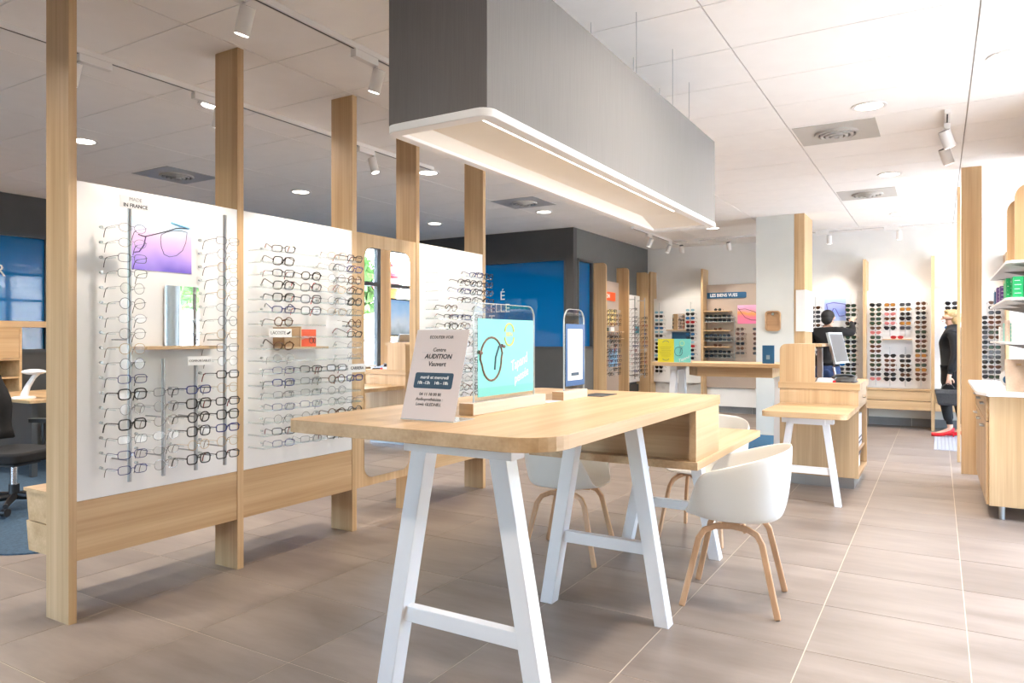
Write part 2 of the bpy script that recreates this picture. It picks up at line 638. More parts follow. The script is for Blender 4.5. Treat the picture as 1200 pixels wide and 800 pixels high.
def framed_wall_x(name, x, th, y0, y1, openings, m):
    """wall in a plane of constant x, openings = (ya, yb, za, zb)"""
    b = MB()
    ys = [y0]
    for ya, yb, za, zb in openings:
        b.box(x - th, x, ys[-1], ya, 0, 3.02)
        b.box(x - th, x, ya, yb, 0, za)
        b.box(x - th, x, ya, yb, zb, 3.02)
        ys.append(yb)
    b.box(x - th, x, ys[-1], y1, 0, 3.02)
    return struct(b.build(name, m))


framed_wall_x('wall_left', XL, .12, YF, 9.7, [(2.6, 9.3, 1.2, 2.51)], dark_wall)
w = struct(MB().box(XL - .05, XL + .02, 2.56, 2.6, 1.16, 2.55).box(XL - .05, XL + .02, 9.3, 9.34, 1.16, 2.55)
           .box(XL - .05, XL + .02, 2.6, 9.3, 1.16, 1.2).box(XL - .05, XL + .02, 2.6, 9.3, 2.51, 2.55).build('window_1', dark_frame))
for a, b_ in ((2.6, 4.5), (4.5, 6.9), (6.9, 9.3)):
    MB().box(XL - .03, XL - .02, a + .01, b_ - .01, 1.2, 2.51).build('pane', bluefilm, w)
    MB().box(XL - .05, XL + .01, b_ - .02, b_ + .02, 1.2, 2.51).build('mullion', dark_frame, w)
text('letter', 'R', .20, (XL - .012, 4.005, 2.10), '+X', w, letters)
# office front wall at the back
b = MB()
b.box(XL, -7.9, 9.7, 9.82, 0, 3.02).box(-7.9, -4.86, 9.7, 9.82, 0, 1.2).box(-7.9, -4.86, 9.7, 9.82, 2.51, 3.02).box(-4.86, -4.72, 9.7, 9.82, 0, 3.02)
struct(b.build('wall_office', dark_wall))
w = struct(MB().box(-7.94, -4.84, 9.69, 9.76, 1.17, 1.2).box(-7.94, -4.84, 9.69, 9.76, 2.51, 2.545)
           .box(-4.875, -4.84, 9.69, 9.76, 1.2, 2.51).box(-7.94, -7.9, 9.69, 9.76, 1.2, 2.51).build('window_2', dark_frame))
MB().box(-7.9, -4.875, 9.72, 9.73, 1.2, 2.51).build('pane', bluefilm, w)
for s, x, z in (('É', -5.93, 2.0), ('ELLE', -5.84, 1.80), ('T', -6.12, 1.62), ('N', -6.03, 1.52)):
    text('lettering', s, .20 if len(s) != 4 else .19, (x, 9.714, z), '-Y', w, letters, 'RIGHT')
framed_wall_x('wall_side', -4.72, .12, 9.82, YBL, [(9.86, 10.36, 1.2, 2.51)], grey_wall)
w = struct(MB().box(-4.79, -4.705, 9.84, 9.875, 1.17, 2.545).box(-4.79, -4.705, 10.345, 10.38, 1.17, 2.545)
           .box(-4.79, -4.705, 9.875, 10.345, 1.17, 1.2).box(-4.79, -4.705, 9.875, 10.345, 2.51, 2.545).build('window_3', dark_frame))
MB().box(-4.76, -4.75, 9.875, 10.345, 1.2, 2.51).build('pane', bluefilm, w)
# room behind the blue glazing
struct(MB().box(XL, -4.84, 12.2, 12.3, 0, 3.0).build('wall_office_rear', wall_white))
struct(MB().box(XL - 1.7, XL - 1.6, YF, 9.7, 0, 3.0).box(XL - 1.6, XL - .12, YF, 9.7, -.08, 0).box(XL - 1.6, XL - .12, YF, 9.7, 3.0, 3.1).build('wall_far_left', wall_white))

# right wall: shop windows
struct(MB().box(XR, XR + .12, YF, 3.25, 0, 3.02).build('wall_right_front', wall_white))  # unseen stretch made solid to hold daylight off the near end of the canopy
ys = [3.25, 4.5, 5.35, 6.6, 7.3, 8.55, 9.82, 11.05, 12.35]
for k in range(len(ys) - 1):
    a, b_ = ys[k], ys[k + 1]
    f = MB().box(XR, XR + .08, a, a + .045, 0, 3.02).box(XR, XR + .08, b_ - .045, b_, 0, 3.02)
    f.box(XR, XR + .08, a + .045, b_ - .045, 0, .08).box(XR, XR + .08, a + .045, b_ - .045, 2.26, 2.33).box(XR, XR + .08, a + .045, b_ - .045, 2.92, 3.02)
    w = struct(f.build('window_%d' % (k + 4), dark_frame))
    MB().box(XR + .035, XR + .043, a + .045, b_ - .045, .08, 2.26).build('pane', pane, w)
    MB().box(XR + .035, XR + .043, a + .045, b_ - .045, 2.33, 2.92).build('pane', pane, w)
struct(MB().cyl((1.55, 5.62, 0), (1.55, 5.62, 3.0), .10, 24).build('trim_1', plain('steel_grey_paint', (0.25, 0.28, 0.29), 0.35, 0.4), smooth=True))
# daylight through the panes is sampled through portals
for a, b_ in ((3.25, 12.35),):
    L = bpy.data.lights.new('daylight_portal', 'AREA')
    L.shape = 'RECTANGLE'
    L.size = 3.0
    L.size_y = b_ - a
    L.cycles.is_portal = True
    o = bpy.data.objects.new('daylight_portal', L)
    o.location = (XR + .12, (a + b_) / 2, 1.5)
    o.rotation_euler = (0, PI / 2, 0)
    COL.objects.link(o)

L = bpy.data.lights.new('daylight_portal', 'AREA')  # portal for the added front windows
L.shape = 'RECTANGLE'
L.size = 3.75
L.size_y = 2.3
L.cycles.is_portal = True
o = bpy.data.objects.new('daylight_portal', L)
o.location = (-6.125, YF - .2, 1.65)
o.rotation_euler = (-PI / 2, 0, 0)
COL.objects.link(o)

# column with timber cladding
struct(MB().box(-2.165, -1.672, 10.2, 10.85, 0, 3.0).build('column', col_white))
struct(MB().box(-1.67, -1.54, 10.2, 10.88, 0, 3.0).build('trim_2', wz, bevel=.002))
t = thing('corner_sign', 'white angled notice board wrapped around the timber corner of the column', 'sign', (-1.6, 10.19, 1.42))
MB().box(-1.645, -1.525, 10.178, 10.197, 1.42, 1.975).build('front_board', paper, t)
MB().box(-1.537, -1.525, 10.197, 10.87, 1.42, 1.975).build('side_board', paper, t)
for k in range(9):
    MB().box(-1.5255, -1.524, 10.28, 10.8 - .05 * (k % 3), 1.89 - .05 * k, 1.896 - .05 * k).build('print_line', plain('faint_print%d' % k, (.7, .7, .7), .7), t)
t = thing('wooden_tray', 'rounded brown wooden tray hung on the pale column', 'tray', (-1.937, 10.19, 1.42))
MB().prism(rrect(-2.037, -1.837, 1.425, 1.70, .045), 1, 10.182, 10.197).build('base', tray_wood, t)
MB().ring(rrect(-2.037, -1.837, 1.425, 1.70, .045), rrect(-2.022, -1.852, 1.44, 1.685, .035), 1, 10.15, 10.182).build('rim', tray_wood, t)
MB().cyl((-1.937, 10.181, 1.655), (-1.937, 10.145, 1.655), .018, 12).build('hook', chrome, t, True)


# ------------------------------------------------------------------ lamps, tracks and vents
def downlight(x, y, label, power=31):
    t = thing('downlight', label, 'ceiling light', (x, y, 3.0), 0, 'recessed round ceiling lights')
    o1 = [(.115 * math.cos(2 * PI * k / 28), .115 * math.sin(2 * PI * k / 28)) for k in range(28)]
    i1 = [(.09 * math.cos(2 * PI * k / 28), .09 * math.sin(2 * PI * k / 28)) for k in range(28)]
    MB().ring(o1, i1, 2, -.007, 0).build('ring', fix, t, True, local=True)
    MB().prism(i1, 2, -.004, 0).build('lens', led, t, local=True)
    L = bpy.data.lights.new('downlight_lamp', 'AREA')
    L.shape = 'DISK'
    L.size = .17
    L.energy = power
    L.color = (1.0, .885, .765)
    L.spread = math.radians(150)
    lo = bpy.data.objects.new('lamp', L)
    lo.parent = t
    lo.location = (0, 0, -.012)
    COL.objects.link(lo)


for x, y, l in ((-.43, 5.73, 'round downlight before the first square vent right of the hanging lamp'), (-.43, 8.22, 'round downlight between the two square vents on the right'),
                (-.46, 10.88, 'farthest round downlight in line with the right square vents'), (.36, 5.13, 'round downlight at the top right edge of the photo'),
                (-6.22, 3.33, 'round downlight beside the foremost tall timber post'), (-6.25, 5.76, 'round downlight seen between the second and third timber posts'),
                (-4.42, 5.75, 'round downlight seen between the fourth and fifth timber posts, near one'), (-6.3, 8.35, 'small round downlight seen low between the fourth and fifth posts'),
                (-4.48, 8.32, 'round downlight beside the square vent over the dark walled office'), (-2.945, 10.86, 'round downlight just past the far end of the hanging lamp'),
                (-2.4, 8.3, 'round downlight above the far standing counter, behind the hanging lamp'), (-.43, 3.2, 'round downlight above the aisle right of the standing table, out of view'),
                (-.43, .8, 'round downlight above the photographer, out of view'), (-4.45, 3.3, 'round downlight behind the partition, hidden by the second post'),
                (-4.45, .8, 'round downlight nearest the left front corner, out of view'), (-8.0, 3.3, 'added round downlight over the office desk, unseen behind the first post'), (-8.0, 5.76, 'added round downlight deep in the office, unseen behind the nearest panel')):  # the two office downlights are added to brighten that side
    downlight(x, y, l)


def vent(x, y, label):
    t = thing('air_vent', label, 'air vent', (x, y, 3.0), 0, 'square metal ceiling vents with round diffusers')
    MB().box(-.297, .297, -.297, .297, -.004, 0).build('plate', plate, t, local=True)
    prof = []
    for k, r in enumerate((.165, .125, .085, .045)):
        o1 = [(r * math.cos(2 * PI * q / 32), r * math.sin(2 * PI * q / 32)) for q in range(32)]
        i1 = [((r - .022) * math.cos(2 * PI * q / 32), (r - .022) * math.sin(2 * PI * q / 32)) for q in range(32)]
        MB().ring(o1, i1, 2, -.022 - .006 * k, -.004).build('diffuser_ring', plate, t, True, local=True)
    MB().cyl((0, 0, -.006), (0, 0, -.0041), .16, 32).build('throat', dark_frame, t, True, local=True)


vent(-.71, 6.34, 'square ceiling vent on the right, nearer of the two')
vent(-.71, 9.22, 'square ceiling vent on the right, farther of the two')
vent(-6.72, 4.53, 'square ceiling vent behind the nearest white glasses panel')
vent(-4.4, 7.65, 'square ceiling vent left of the hanging lamp above the dark office wall')


def track(p0, p1, label):
    x0, y0 = p0
    x1, y1 = p1
    t = thing('light_track', label, 'light track', ((x0 + x1) / 2, (y0 + y1) / 2, 2.965))
    if x0 == x1:
        MB().box(x0 - .018, x0 + .018, y0, y1, 2.968, 2.9995).build('rail', fix, t)
        MB().box(x0 - .005, x0 + .005, y0 + .02, y1 - .02, 2.9665, 2.969).build('slot', black, t)
    else:
        MB().box(x0, x1, y0 - .018, y0 + .018, 2.968, 2.9995).build('rail', fix, t)
        MB().box(x0 + .02, x1 - .02, y0 - .005, y0 + .005, 2.9665, 2.969).build('slot', black, t)


track((-2.84, -.5), (-2.84, 4.6), 'white light track right of the timber posts, nearer to the hanging lamp')
track((-4.25, -.5), (-4.25, 5.6), 'white light track running behind the timber posts')
track((-3.93, 10.1), (-3.93, 12.3), 'white light track along the grey side wall past the hanging lamp')
track((-3.9, 11.9), (1.1, 11.9), 'long white light track across the ceiling before the back wall')
track((.055, 6.1), (.055, 7.2), 'short white light track left of the tall right hand post')


def spotlight(x, y, along, off, aim, label, power=45, size=.036, blend=.5):
    """adapter box on the track and a cylindrical head that points to aim"""
    t = thing('track_spotlight', label, 'spotlight', (x, y, 2.966), 0, 'white track spotlights')
    d = .095
    if along == 'y':
        MB().box(-.02, .02, -d + off, d + off, -.045, 0).build('adapter', fix, t, bevel=.003, local=True)
    else:
        MB().box(-d + off, d + off, -.02, .02, -.045, 0).build('adapter', fix, t, bevel=.003, local=True)
    MB().cyl((0, 0, -.045), (0, 0, -.085), .011, 10).build('stem', fix, t, True, local=True)
    c = Vector((0, 0, -.125))
    v = (Vector(aim) - Vector((x, y, 2.966)) - c).normalized()
    MB().tube([c - v * .065, c + v * .065], [size, size], 24).build('head', fix, t, True, local=True)
    MB().tube([c - v * .066, c - v * .058], [size * .94, size * .94], 20).build('head_cap', black, t, True, local=True)
    MB().tube([c + v * .0652, c + v * .067], [size * .86, size * .86], 20).build('lens', led, t, True, local=True)
    L = bpy.data.lights.new('spot_lamp', 'SPOT')
    L.energy = power
    L.color = (1.0, .885, .765)
    L.spot_size = math.radians(72)
    L.spot_blend = blend
    L.shadow_soft_size = .04
    lo = bpy.data.objects.new('lamp', L)
    lo.parent = t
    lo.location = c + v * .075
    lo.rotation_euler = v.to_track_quat('-Z', 'Y').to_euler()
    COL.objects.link(lo)


spotlight(-2.84, 2.27, 'y', -.1, (-3.46, 2.25, 1.1), 'white track spotlight at the top edge over the first glasses panel', 85)
spotlight(-2.84, 3.20, 'y', -.1, (-3.46, 3.2, 1.1), 'white track spotlight just left of the hanging lamp', 85)
spotlight(-2.84, 4.45, 'y', -.1, (-3.46, 4.85, 1.1), 'white track spotlight hidden behind the hanging lamp', 75)
spotlight(-4.25, 2.22, 'y', .12, (-5.2, 2.2, 0.4), 'white track spotlight half hidden behind the first timber post', 50)
spotlight(-4.25, 3.18, 'y', -.1, (-5.4, 3.6, 0.2), 'white track spotlight half hidden behind the second timber post', 50)
spotlight(-4.25, 4.75, 'y', -.1, (-3.72, 4.9, .9), 'white track spotlight between the third and fourth timber posts', 30)
spotlight(-3.93, 10.85, 'y', -.05, (-4.66, 11.0, 1.2), 'first white spotlight on the track along the grey wall', 28)
spotlight(-3.93, 11.75, 'y', .05, (-4.66, 11.9, 1.2), 'second white spotlight on the track along the grey wall', 28)
spotlight(-3.75, 11.9, 'x', .2, (-3.8, 12.75, 1.3), 'white spotlight at the left end of the back wall track', 50)
spotlight(-2.96, 11.9, 'x', -.12, (-2.9, 12.75, 1.3), 'white spotlight on the back track above the dark blue sign', 45)
spotlight(-1.44, 11.9, 'x', -.1, (-1.4, 12.2, 1.2), 'white spotlight on the back track above the man in black', 32)
spotlight(-.5, 11.9, 'x', -.1, (-.5, 12.2, 1.2), 'white spotlight on the back track above the four sunglasses columns', 32)
spotlight(.4, 11.9, 'x', .3, (.45, 12.2, 1.2), 'white spotlight on the back track behind the right timber post', 28)
spotlight(.055, 6.35, 'y', .1, (.6, 6.9, 1.2), 'upper white spotlight on the short track by the right post', 25, .042)
spotlight(.055, 6.95, 'y', .1, (.6, 7.6, 1.2), 'lower white spotlight on the short track by the right post', 25, .042)

# pendant canopy
t = thing('hanging_canopy_lamp', 'long grey fabric canopy lamp hanging above the standing table', 'pendant lamp', (-1.5075, 3.4175, 2.07))
PX0, PX1, PY0, PY1 = -1.72, -1.295, 2.005, 4.83
b = MB()
b.ring([(PX0, PY0), (PX1, PY0), (PX1, PY1), (PX0, PY1)], [(PX0 + .02, PY0 + .02), (PX1 - .02, PY0 + .02), (PX1 - .02, PY1 - .02), (PX0 + .02, PY1 - .02)], 2, 2.102, 2.65)
b.box(PX0 + .02, PX1 - .02, PY0 + .02, PY1 - .02, 2.60, 2.62)
b.build('fabric_shade', lampfab, t)
RX0, RX1, RY0, RY1 = PX0 + .028, PX1 - .035, PY0 + .04, PY1 - .09
MB().ring(rrect(PX0 - .014, PX1 + .014, PY0 - .014, PY1 + .014, .05, 6), rrect(RX0, RX1, RY0, RY1, .004, 6), 2, 2.072, 2.1015).build('rim', white, t, True, bevel=.003)
q0 = [(RX0, RY0), (RX1, RY0), (RX1, RY1), (RX0, RY1)]
q1 = [(-1.672, 2.10), (-1.385, 2.10), (-1.385, 4.47), (-1.672, 4.47)]
vs = [(x, y, 2.085) for x, y in q0] + [(x, y, 2.130) for x, y in q1]
MB().add(vs, [(k, (k + 1) % 4, 4 + (k + 1) % 4, 4 + k) for k in range(4)] + [(4, 5, 6, 7)]).box(-1.672, -1.385, 2.1, 4.47, 2.1305, 2.14).build('recess', cream, t)
MB().box(-1.432, -1.406, 2.15, 4.37, 2.1245, 2.1298).build('light_strip', led_strip, t)
L = bpy.data.lights.new('canopy_lamp', 'AREA')
L.shape = 'RECTANGLE'
L.size = .026
L.size_y = 2.2
L.energy = 7
L.color = (1, .88, .74)
lo = bpy.data.objects.new('lamp', L)
lo.parent = t
lo.location = (-1.419 + 1.5075, 3.26 - 3.4175, 2.1235 - 2.07)
COL.objects.link(lo)
for x, y in ((-1.6, 2.4), (-1.4, 2.4), (-1.58, 3.46), (-1.33, 3.47), (-1.56, 4.02), (-1.32, 4.02), (-1.6, 4.6), (-1.4, 4.6)):
    MB().cyl((x, y, 2.62), (x, y, 3.0), .0014, 6).build('suspension_wire', steel, t)

# ------------------------------------------------------------------ eyeglasses
def outline(kind, n=20):
    w, h, p, skew = {'round': (.0225, .0215, 2.0, 0), 'panto': (.0235, .0205, 2.4, .08), 'rectangular': (.026, .0165, 3.6, .03), 'square': (.0255, .0205, 3.4, .05),
                     'cat-eye': (.026, .019, 2.6, .22), 'oval': (.025, .017, 2.1, 0), 'aviator': (.029, .0235, 2.6, .25), 'wraparound': (.031, .019, 2.4, .15)}[kind]
    pts = []
    for k in range(n):
        a = 2 * PI * k / n
        c, s = math.cos(a), math.sin(a)
        y = w * math.copysign(abs(c) ** (2 / p), c)
        z = h * math.copysign(abs(s) ** (2 / p), s)
        y *= 1 - (.25 * skew / .1 * .4 if z < 0 else 0) * abs(z) / h * .6 if skew < .2 else 1 - .28 * max(0, -z / h)
        if skew >= .2 and y > 0:
            z += skew * .02 * (y / w)
        pts.append((y, z))
    return pts


def eye_parts(kind, t, mframe, mtip, mlens):
    """front frame, lens and temple meshes: front faces +x, centred on the bridge"""
    t *= 1.35 if t < .0015 else 1.5
    ol = [(p[0] * 1.12, p[1] * 1.2) for p in outline(kind)]
    w = max(p[0] for p in ol)
    cy = w + .009
    fr = MB()
    for s in (-1, 1):
        fr.tube([(0, s * (cy + p[0]), p[1]) for p in ol], t, 5, closed=True, up=(1, 0, 0))
        fr.tube([(0, s * (cy + w), .006), (-.003, s * (cy + w + .006), .007)], t * 1.1, 5)
    fr.tube([(0, -.0105, .005), (.002, 0, .008), (0, .0105, .005)], t, 5)
    fr = fr.mesh('frame_front', mframe)
    ln = {s: MB().add([(0.0003, s * (cy + p[0] * .99), p[1] * .99) for p in ol], [tuple(range(len(ol)))]).mesh('lens', mlens) for s in (-1, 1)}
    tm = {}
    for s in (-1, 1):
        y = s * (cy + w + .006)
        tm[s] = MB().tube([(-.002, y, .007), (-.05, y * 1.0, .006), (-.092, y * .99, .004)], max(t * .85, .0009), 5).tube(
            [(-.09, y * .99, .004), (-.106, y * .98, -.002), (-.118, y * .97, -.022), (-.125, y * .96, -.042)], max(t, .0017), 5, m=1).mesh('temple', [mframe, mtip])
    return fr, ln, tm


fm = {'black': plain('frame_black', (.012, .012, .014), .25), 'silver': plain('frame_silver', (.45, .45, .46), .25, .9), 'gold': plain('frame_gold', (.50, .33, .15), .28, .9),
      'tortoise': plain('frame_tortoise', (.09, .035, .012), .25, var=.8, scale=60), 'navy blue': plain('frame_navy', (.02, .03, .16), .25), 'clear': plain('frame_clear', (.62, .62, .60), .2),
      'burgundy': plain('frame_burgundy', (.22, .012, .02), .25), 'dark grey': plain('frame_grey', (.06, .06, .065), .3), 'red': plain('frame_red', (.55, .02, .02), .25),
      'brown': plain('frame_brown', (.11, .05, .025), .3), 'pink': plain('frame_pink', (.62, .16, .18), .3), 'teal': plain('frame_teal', (.01, .12, .13), .3), 'white': plain('frame_white', (.75, .75, .75), .3)}
EYE_KINDS = {'thin': [], 'bold': []}
for kind, thick, col, tip in (('round', .0009, 'silver', 'black'), ('oval', .0009, 'silver', 'dark grey'), ('panto', .001, 'gold', 'brown'), ('round', .001, 'dark grey', 'black'),
                              ('rectangular', .001, 'dark grey', 'black'), ('panto', .0011, 'silver', 'brown'), ('rectangular', .0013, 'navy blue', 'black')):
    EYE_KINDS['thin'].append(('thin %s %s' % (col, kind), eye_parts(kind, thick, fm[col], fm[tip], lens_clear)))
for kind, thick, col, tip in (('panto', .0022, 'black', 'black'), ('square', .0022, 'black', 'black'), ('round', .002, 'tortoise', 'tortoise'), ('square', .002, 'dark grey', 'red'),
                              ('panto', .0022, 'tortoise', 'black'), ('rectangular', .0019, 'black', 'burgundy'), ('round', .0018, 'clear', 'silver'), ('cat-eye', .0021, 'burgundy', 'burgundy'),
                              ('rectangular', .002, 'navy blue', 'black')):
    EYE_KINDS['bold'].append(('%s %s' % (tip + '-tipped ' + col if tip in ('red', 'burgundy') and tip != col else col, kind), eye_parts(kind, thick, fm[col], fm[tip], lens_clear)))


def short(d, where):
    """keep a label within sixteen words"""
    w = (d + ' ' + where).split()
    for drop in ('dark', 'thin', 'lens', 'pale', 'framed', 'top,'):
        if len(w) <= 16:
            break
        if drop in w[:7]:
            w.remove(drop)
    return ' '.join(w)


def put_eyeglasses(style, pick, loc, rz, where, group, tilt=0.0):
    d, (fr, ln, tm) = EYE_KINDS[style][pick % len(EYE_KINDS[style])]
    t = thing('eyeglasses', short(d + ' eyeglasses,', where), 'eyeglasses', loc, rz, group)
    t.rotation_euler = (0, tilt, rz)
    for nm, me in (('frame_front', fr), ('lens', ln[-1]), ('lens', ln[1]), ('temple', tm[-1]), ('temple', tm[1])):
        o = bpy.data.objects.new(nm, me)
        o.parent = t
        COL.objects.link(o)
    return t


# ------------------------------------------------------------------ the display partition
PXF = -3.46
part = thing('display_partition', 'long timber partition with tall posts, white glasses panels and a framed mirror', 'partition', (-3.55, 3.5, 0))
for y0, y1 in ((1.785, 1.822), (2.712, 2.755), (3.648, 3.692), (4.345, 4.387), (5.285, 5.328)):
    MB().box(-3.655, PXF + .004, y0, y1, 0, 3.0).build('post', wz, part, bevel=.0015)
for y0, y1 in ((1.822, 2.712), (2.755, 3.648), (4.387, 5.285)):
    MB().box(-3.52, PXF, y0, y1, .565, 2.067).build('white_panel', panel_white, part)
    MB().box(-3.56, PXF, y0, y1, .288, .563).build('base_board', wy, part, bevel=.001)
    for z0, z1 in ((.262, .41), (.415, .56)):
        dr = MB().prism([(-3.94, z0), (-3.562, z0), (-3.562, z1), (-3.965, z1)], 1, y0 + .04 if y0 > 1.9 else y0 + .02, y1 - .02).build('drawer', wy, part, bevel=.002)
    MB().box(-3.97, -3.562, y0 + .01, y1 - .01, .562, .578).build('back_ledge', wy, part)
mp = MB().box(-3.52, PXF, 3.692, 4.345, .288, 2.067).build('mirror_panel', wz, part, bevel=.001)
MB().prism(rrect(3.765, 4.262, .345, 1.972, .085, 8), 0, PXF, PXF + .006).build('mirror', mirror, mp)

P1 = 'eyeglasses on the nearest white panel'
P2 = 'eyeglasses on the middle white panel'
P3 = 'eyeglasses on the farthest white panel'
ROWZ = [1.852 - .0716 * i for i in range(17)]
ROD_GROUP = 'vertical metal display rods on the nearest white panel'


def rod(y, z0, z1, rows, label, side):
    t = thing('display_rod', label, 'display rod', (PXF, y, z0), 0, ROD_GROUP)
    MB().cyl((PXF + .145, y, z0), (PXF + .145, y, z1), .0095, 14).build('pole', steel, t, True)
    for z in (z0 + .10, (z0 + z1) / 2):
        MB().cyl((PXF - .001, y, z), (PXF + .14, y, z), .004, 10).build('standoff', steel, t, True)
    for z in rows:
        MB().tube([(PXF + .154, y, z - .006), (PXF + .168, y, z - .002)], .004, 6).build('bridge_hook', acrylic, t)
        MB().box(PXF + .03, PXF + .145, y - .07, y - .066, z - .004, z + .001).build('clear_arm', acrylic, t)
        MB().cyl((PXF + .03, y - .075, z + .006), (PXF + .046, y - .075, z + .006), .007, 8).build('clip', acrylic_edge, t)


rods = ((1.99, .645, 2.0, range(17), 'tall left rod'), (2.163, .645, 1.228, range(11, 17), 'short left rod'), (2.344, .645, 1.2, range(11, 17), 'short right rod'), (2.52, .645, 1.995, range(17), 'tall right rod'))
rod_label = ('tall metal rod at the left of the nearest white panel', 'short metal rod under the small mirror, left one', 'short metal rod under the small mirror, right one', 'tall metal rod at the right of the nearest white panel')
rnd = random.Random(3)
for q, (y, z0, z1, rows, nm) in enumerate(rods):
    rod(y, z0, z1, [ROWZ[i] for i in rows], rod_label[q], q)
    for n, i in enumerate(rows):
        style, pick = 'thin', rnd.randrange(7)
        if q == 3 and i >= 10 and i not in (11, 15) or q == 2 and rnd.random() < .8 or q == 0 and i in (11, 13) or q == 1 and rnd.random() < .3:
            style, pick = 'bold', rnd.choice((0, 1, 5, 8, 1))
        if q == 0 and i == 10:
            style, pick = 'thin', 6
        if q in (0, 3) and i < 9 and pick == 6:
            pick = 2
        put_eyeglasses(style, pick, (PXF + .17, y, ROWZ[i]), rnd.uniform(-.12, .05), '%s from top on the %s of the nearest panel' % (ORD[n], nm), P1)


def rail(y0, y1, z, label, group):
    t = thing('acrylic_rail', label, 'display rail', (PXF, y0, z), 0, group)
    MB().box(PXF + .125, PXF + .129, y0, y1, z - .006, z + .004).build('rail_strip', rail_clear, t)
    MB().box(PXF - .001, PXF + .129, y0 - .004, y0, z - .004, z + .004).build('return_arm', rail_clear, t)
    MB().box(PXF - .001, PXF + .125, y1 - .004, y1, z - .004, z + .004).build('return_arm', rail_clear, t)
    return t


def panel_rails(y0, cols, names, skip, panel, group, rg, cat):
    rr = random.Random(len(panel))
    for i in range(17):
        t = rail(y0, cols[-1] + .07, ROWZ[i] - .012, 'clear acrylic rail, %s from top, on the %s white panel' % (ORD[i], panel), rg)
        for c, y in enumerate(cols):
            if (c, i) in skip:
                continue
            MB().box(PXF + .03, PXF + .125, y - .071, y - .067, ROWZ[i] - .014, ROWZ[i] - .009).build('clear_arm', acrylic, t)
            MB().cyl((PXF + .03, y - .076, ROWZ[i] + .006), (PXF + .046, y - .076, ROWZ[i] + .006), .006, 8).build('clip', acrylic_edge, t)
            style, pick = cat(c, i, rr)
            put_eyeglasses(style, pick, (PXF + .138, y, ROWZ[i] + .004), rr.uniform(-.42, -.15) if c < 3 else rr.uniform(-.15, .05),
                           '%s row, %s on the %s white panel' % (ORD[i], names[c], panel), group, rr.uniform(.12, .42) if i < 9 or panel == 'farthest' else rr.uniform(-.05, .1))


def cat2(c, i, rr):
    if c == 2 and i < 8:
        return 'thin', rr.choice((2, 3, 5))
    if c == 3 and i in (8, 9, 10):
        return 'thin', rr.choice((0, 1))
    if i == 8 and c == 0:
        return 'bold', 4
    if i == 9 and c == 0:
        return 'thin', 0
    if i in (3, 4, 5) and c == 1:
        return 'bold', 3
    if i > 9 and c in (0, 1):
        return ('thin', rr.choice((3, 4, 6))) if rr.random() < .6 else ('bold', rr.choice((5, 8, 1)))
    return ('bold', rr.choice((0, 1, 0, 1, 8, 2, 5))) if rr.random() < .8 else ('thin', rr.choice((3, 4)))


sk2 = {(1, 0), (1, 1), (1, 6), (1, 7), (1, 8), (1, 9), (0, 7), (2, 6), (2, 7), (2, 8), (2, 9), (3, 12)}
panel_rails(2.79, (2.93, 3.145, 3.365, 3.53), ('leftmost column', 'second column', 'third column', 'rightmost column'), sk2, 'middle', P2, 'clear rails on the middle white panel', cat2)


def cat3(c, i, rr):
    return ('bold', rr.choice((0, 1, 2, 8, 4, 5))) if rr.random() < .7 else ('thin', rr.choice((1, 2, 3)))


sk3 = {(0, i) for i in range(4)} | {(1, 0), (1, 4), (2, 4), (0, 7), (1, 9), (2, 9)}
panel_rails(4.47, (4.62, 4.80, 4.98, 5.17), ('leftmost column', 'second column', 'third column', 'rightmost column'), sk3, 'farthest', P3, 'clear rails on the farthest white panel', cat3)


def card(name, lines, x, y0, y1, z0, z1, label, mats=(paper,), size=.02):
    t = thing(name, label, 'card', (x, (y0 + y1) / 2, z0))
    MB().box(x - .003, x, y0, y1, z0, z1).build('card', mats[0], t)
    n = len(lines)
    for k, (s, m, sz, bo) in enumerate(lines):
        z = z1 - (z1 - z0) * (k + .5) / n
        text('lettering', s, sz, (x + .0006, (y0 + y1) / 2, z), '+X', t, m, bold=bo)
    return t


card('name_card', (('MADE', plain('mid_ink', (.25, .25, .25), .6), .024, 0), ('IN FRANCE', ink, .024, .0004)), PXF + .162, 1.935, 2.085, 1.945, 2.005, 'pale grey card lettered IN FRANCE on the tall left rod', (plain('card_grey', (.60, .60, .60), .6),))
card('name_card', (('COMFORTABLES', ink, .017, 0),), PXF + .165, 2.285, 2.425, 1.19, 1.235, 'white card on the short right rod under the small mirror')
t = card('name_card', (('LACOSTE     ', ink, .026, 0),), PXF + .168, 2.80, 2.965, 1.335, 1.385, 'white card with crocodile emblem left of the wooden block')
MB().prism([(2.925, 1.357), (2.935, 1.362), (2.945, 1.366), (2.953, 1.372), (2.957, 1.366), (2.95, 1.358), (2.94, 1.352), (2.93, 1.352)], 0, PXF + .168, PXF + .1688).build('emblem', ink, t)
card('name_card', (('CARRERA', ink, .028, .0006),), PXF + .168, 3.44, 3.60, 1.105, 1.16, 'white card with bold black lettering at the right of the middle panel')
card('name_card', (('—', greyink, .02, 0),), PXF + .150, 3.26, 3.40, 1.395, 1.44, 'small pale card above the orange case picture')

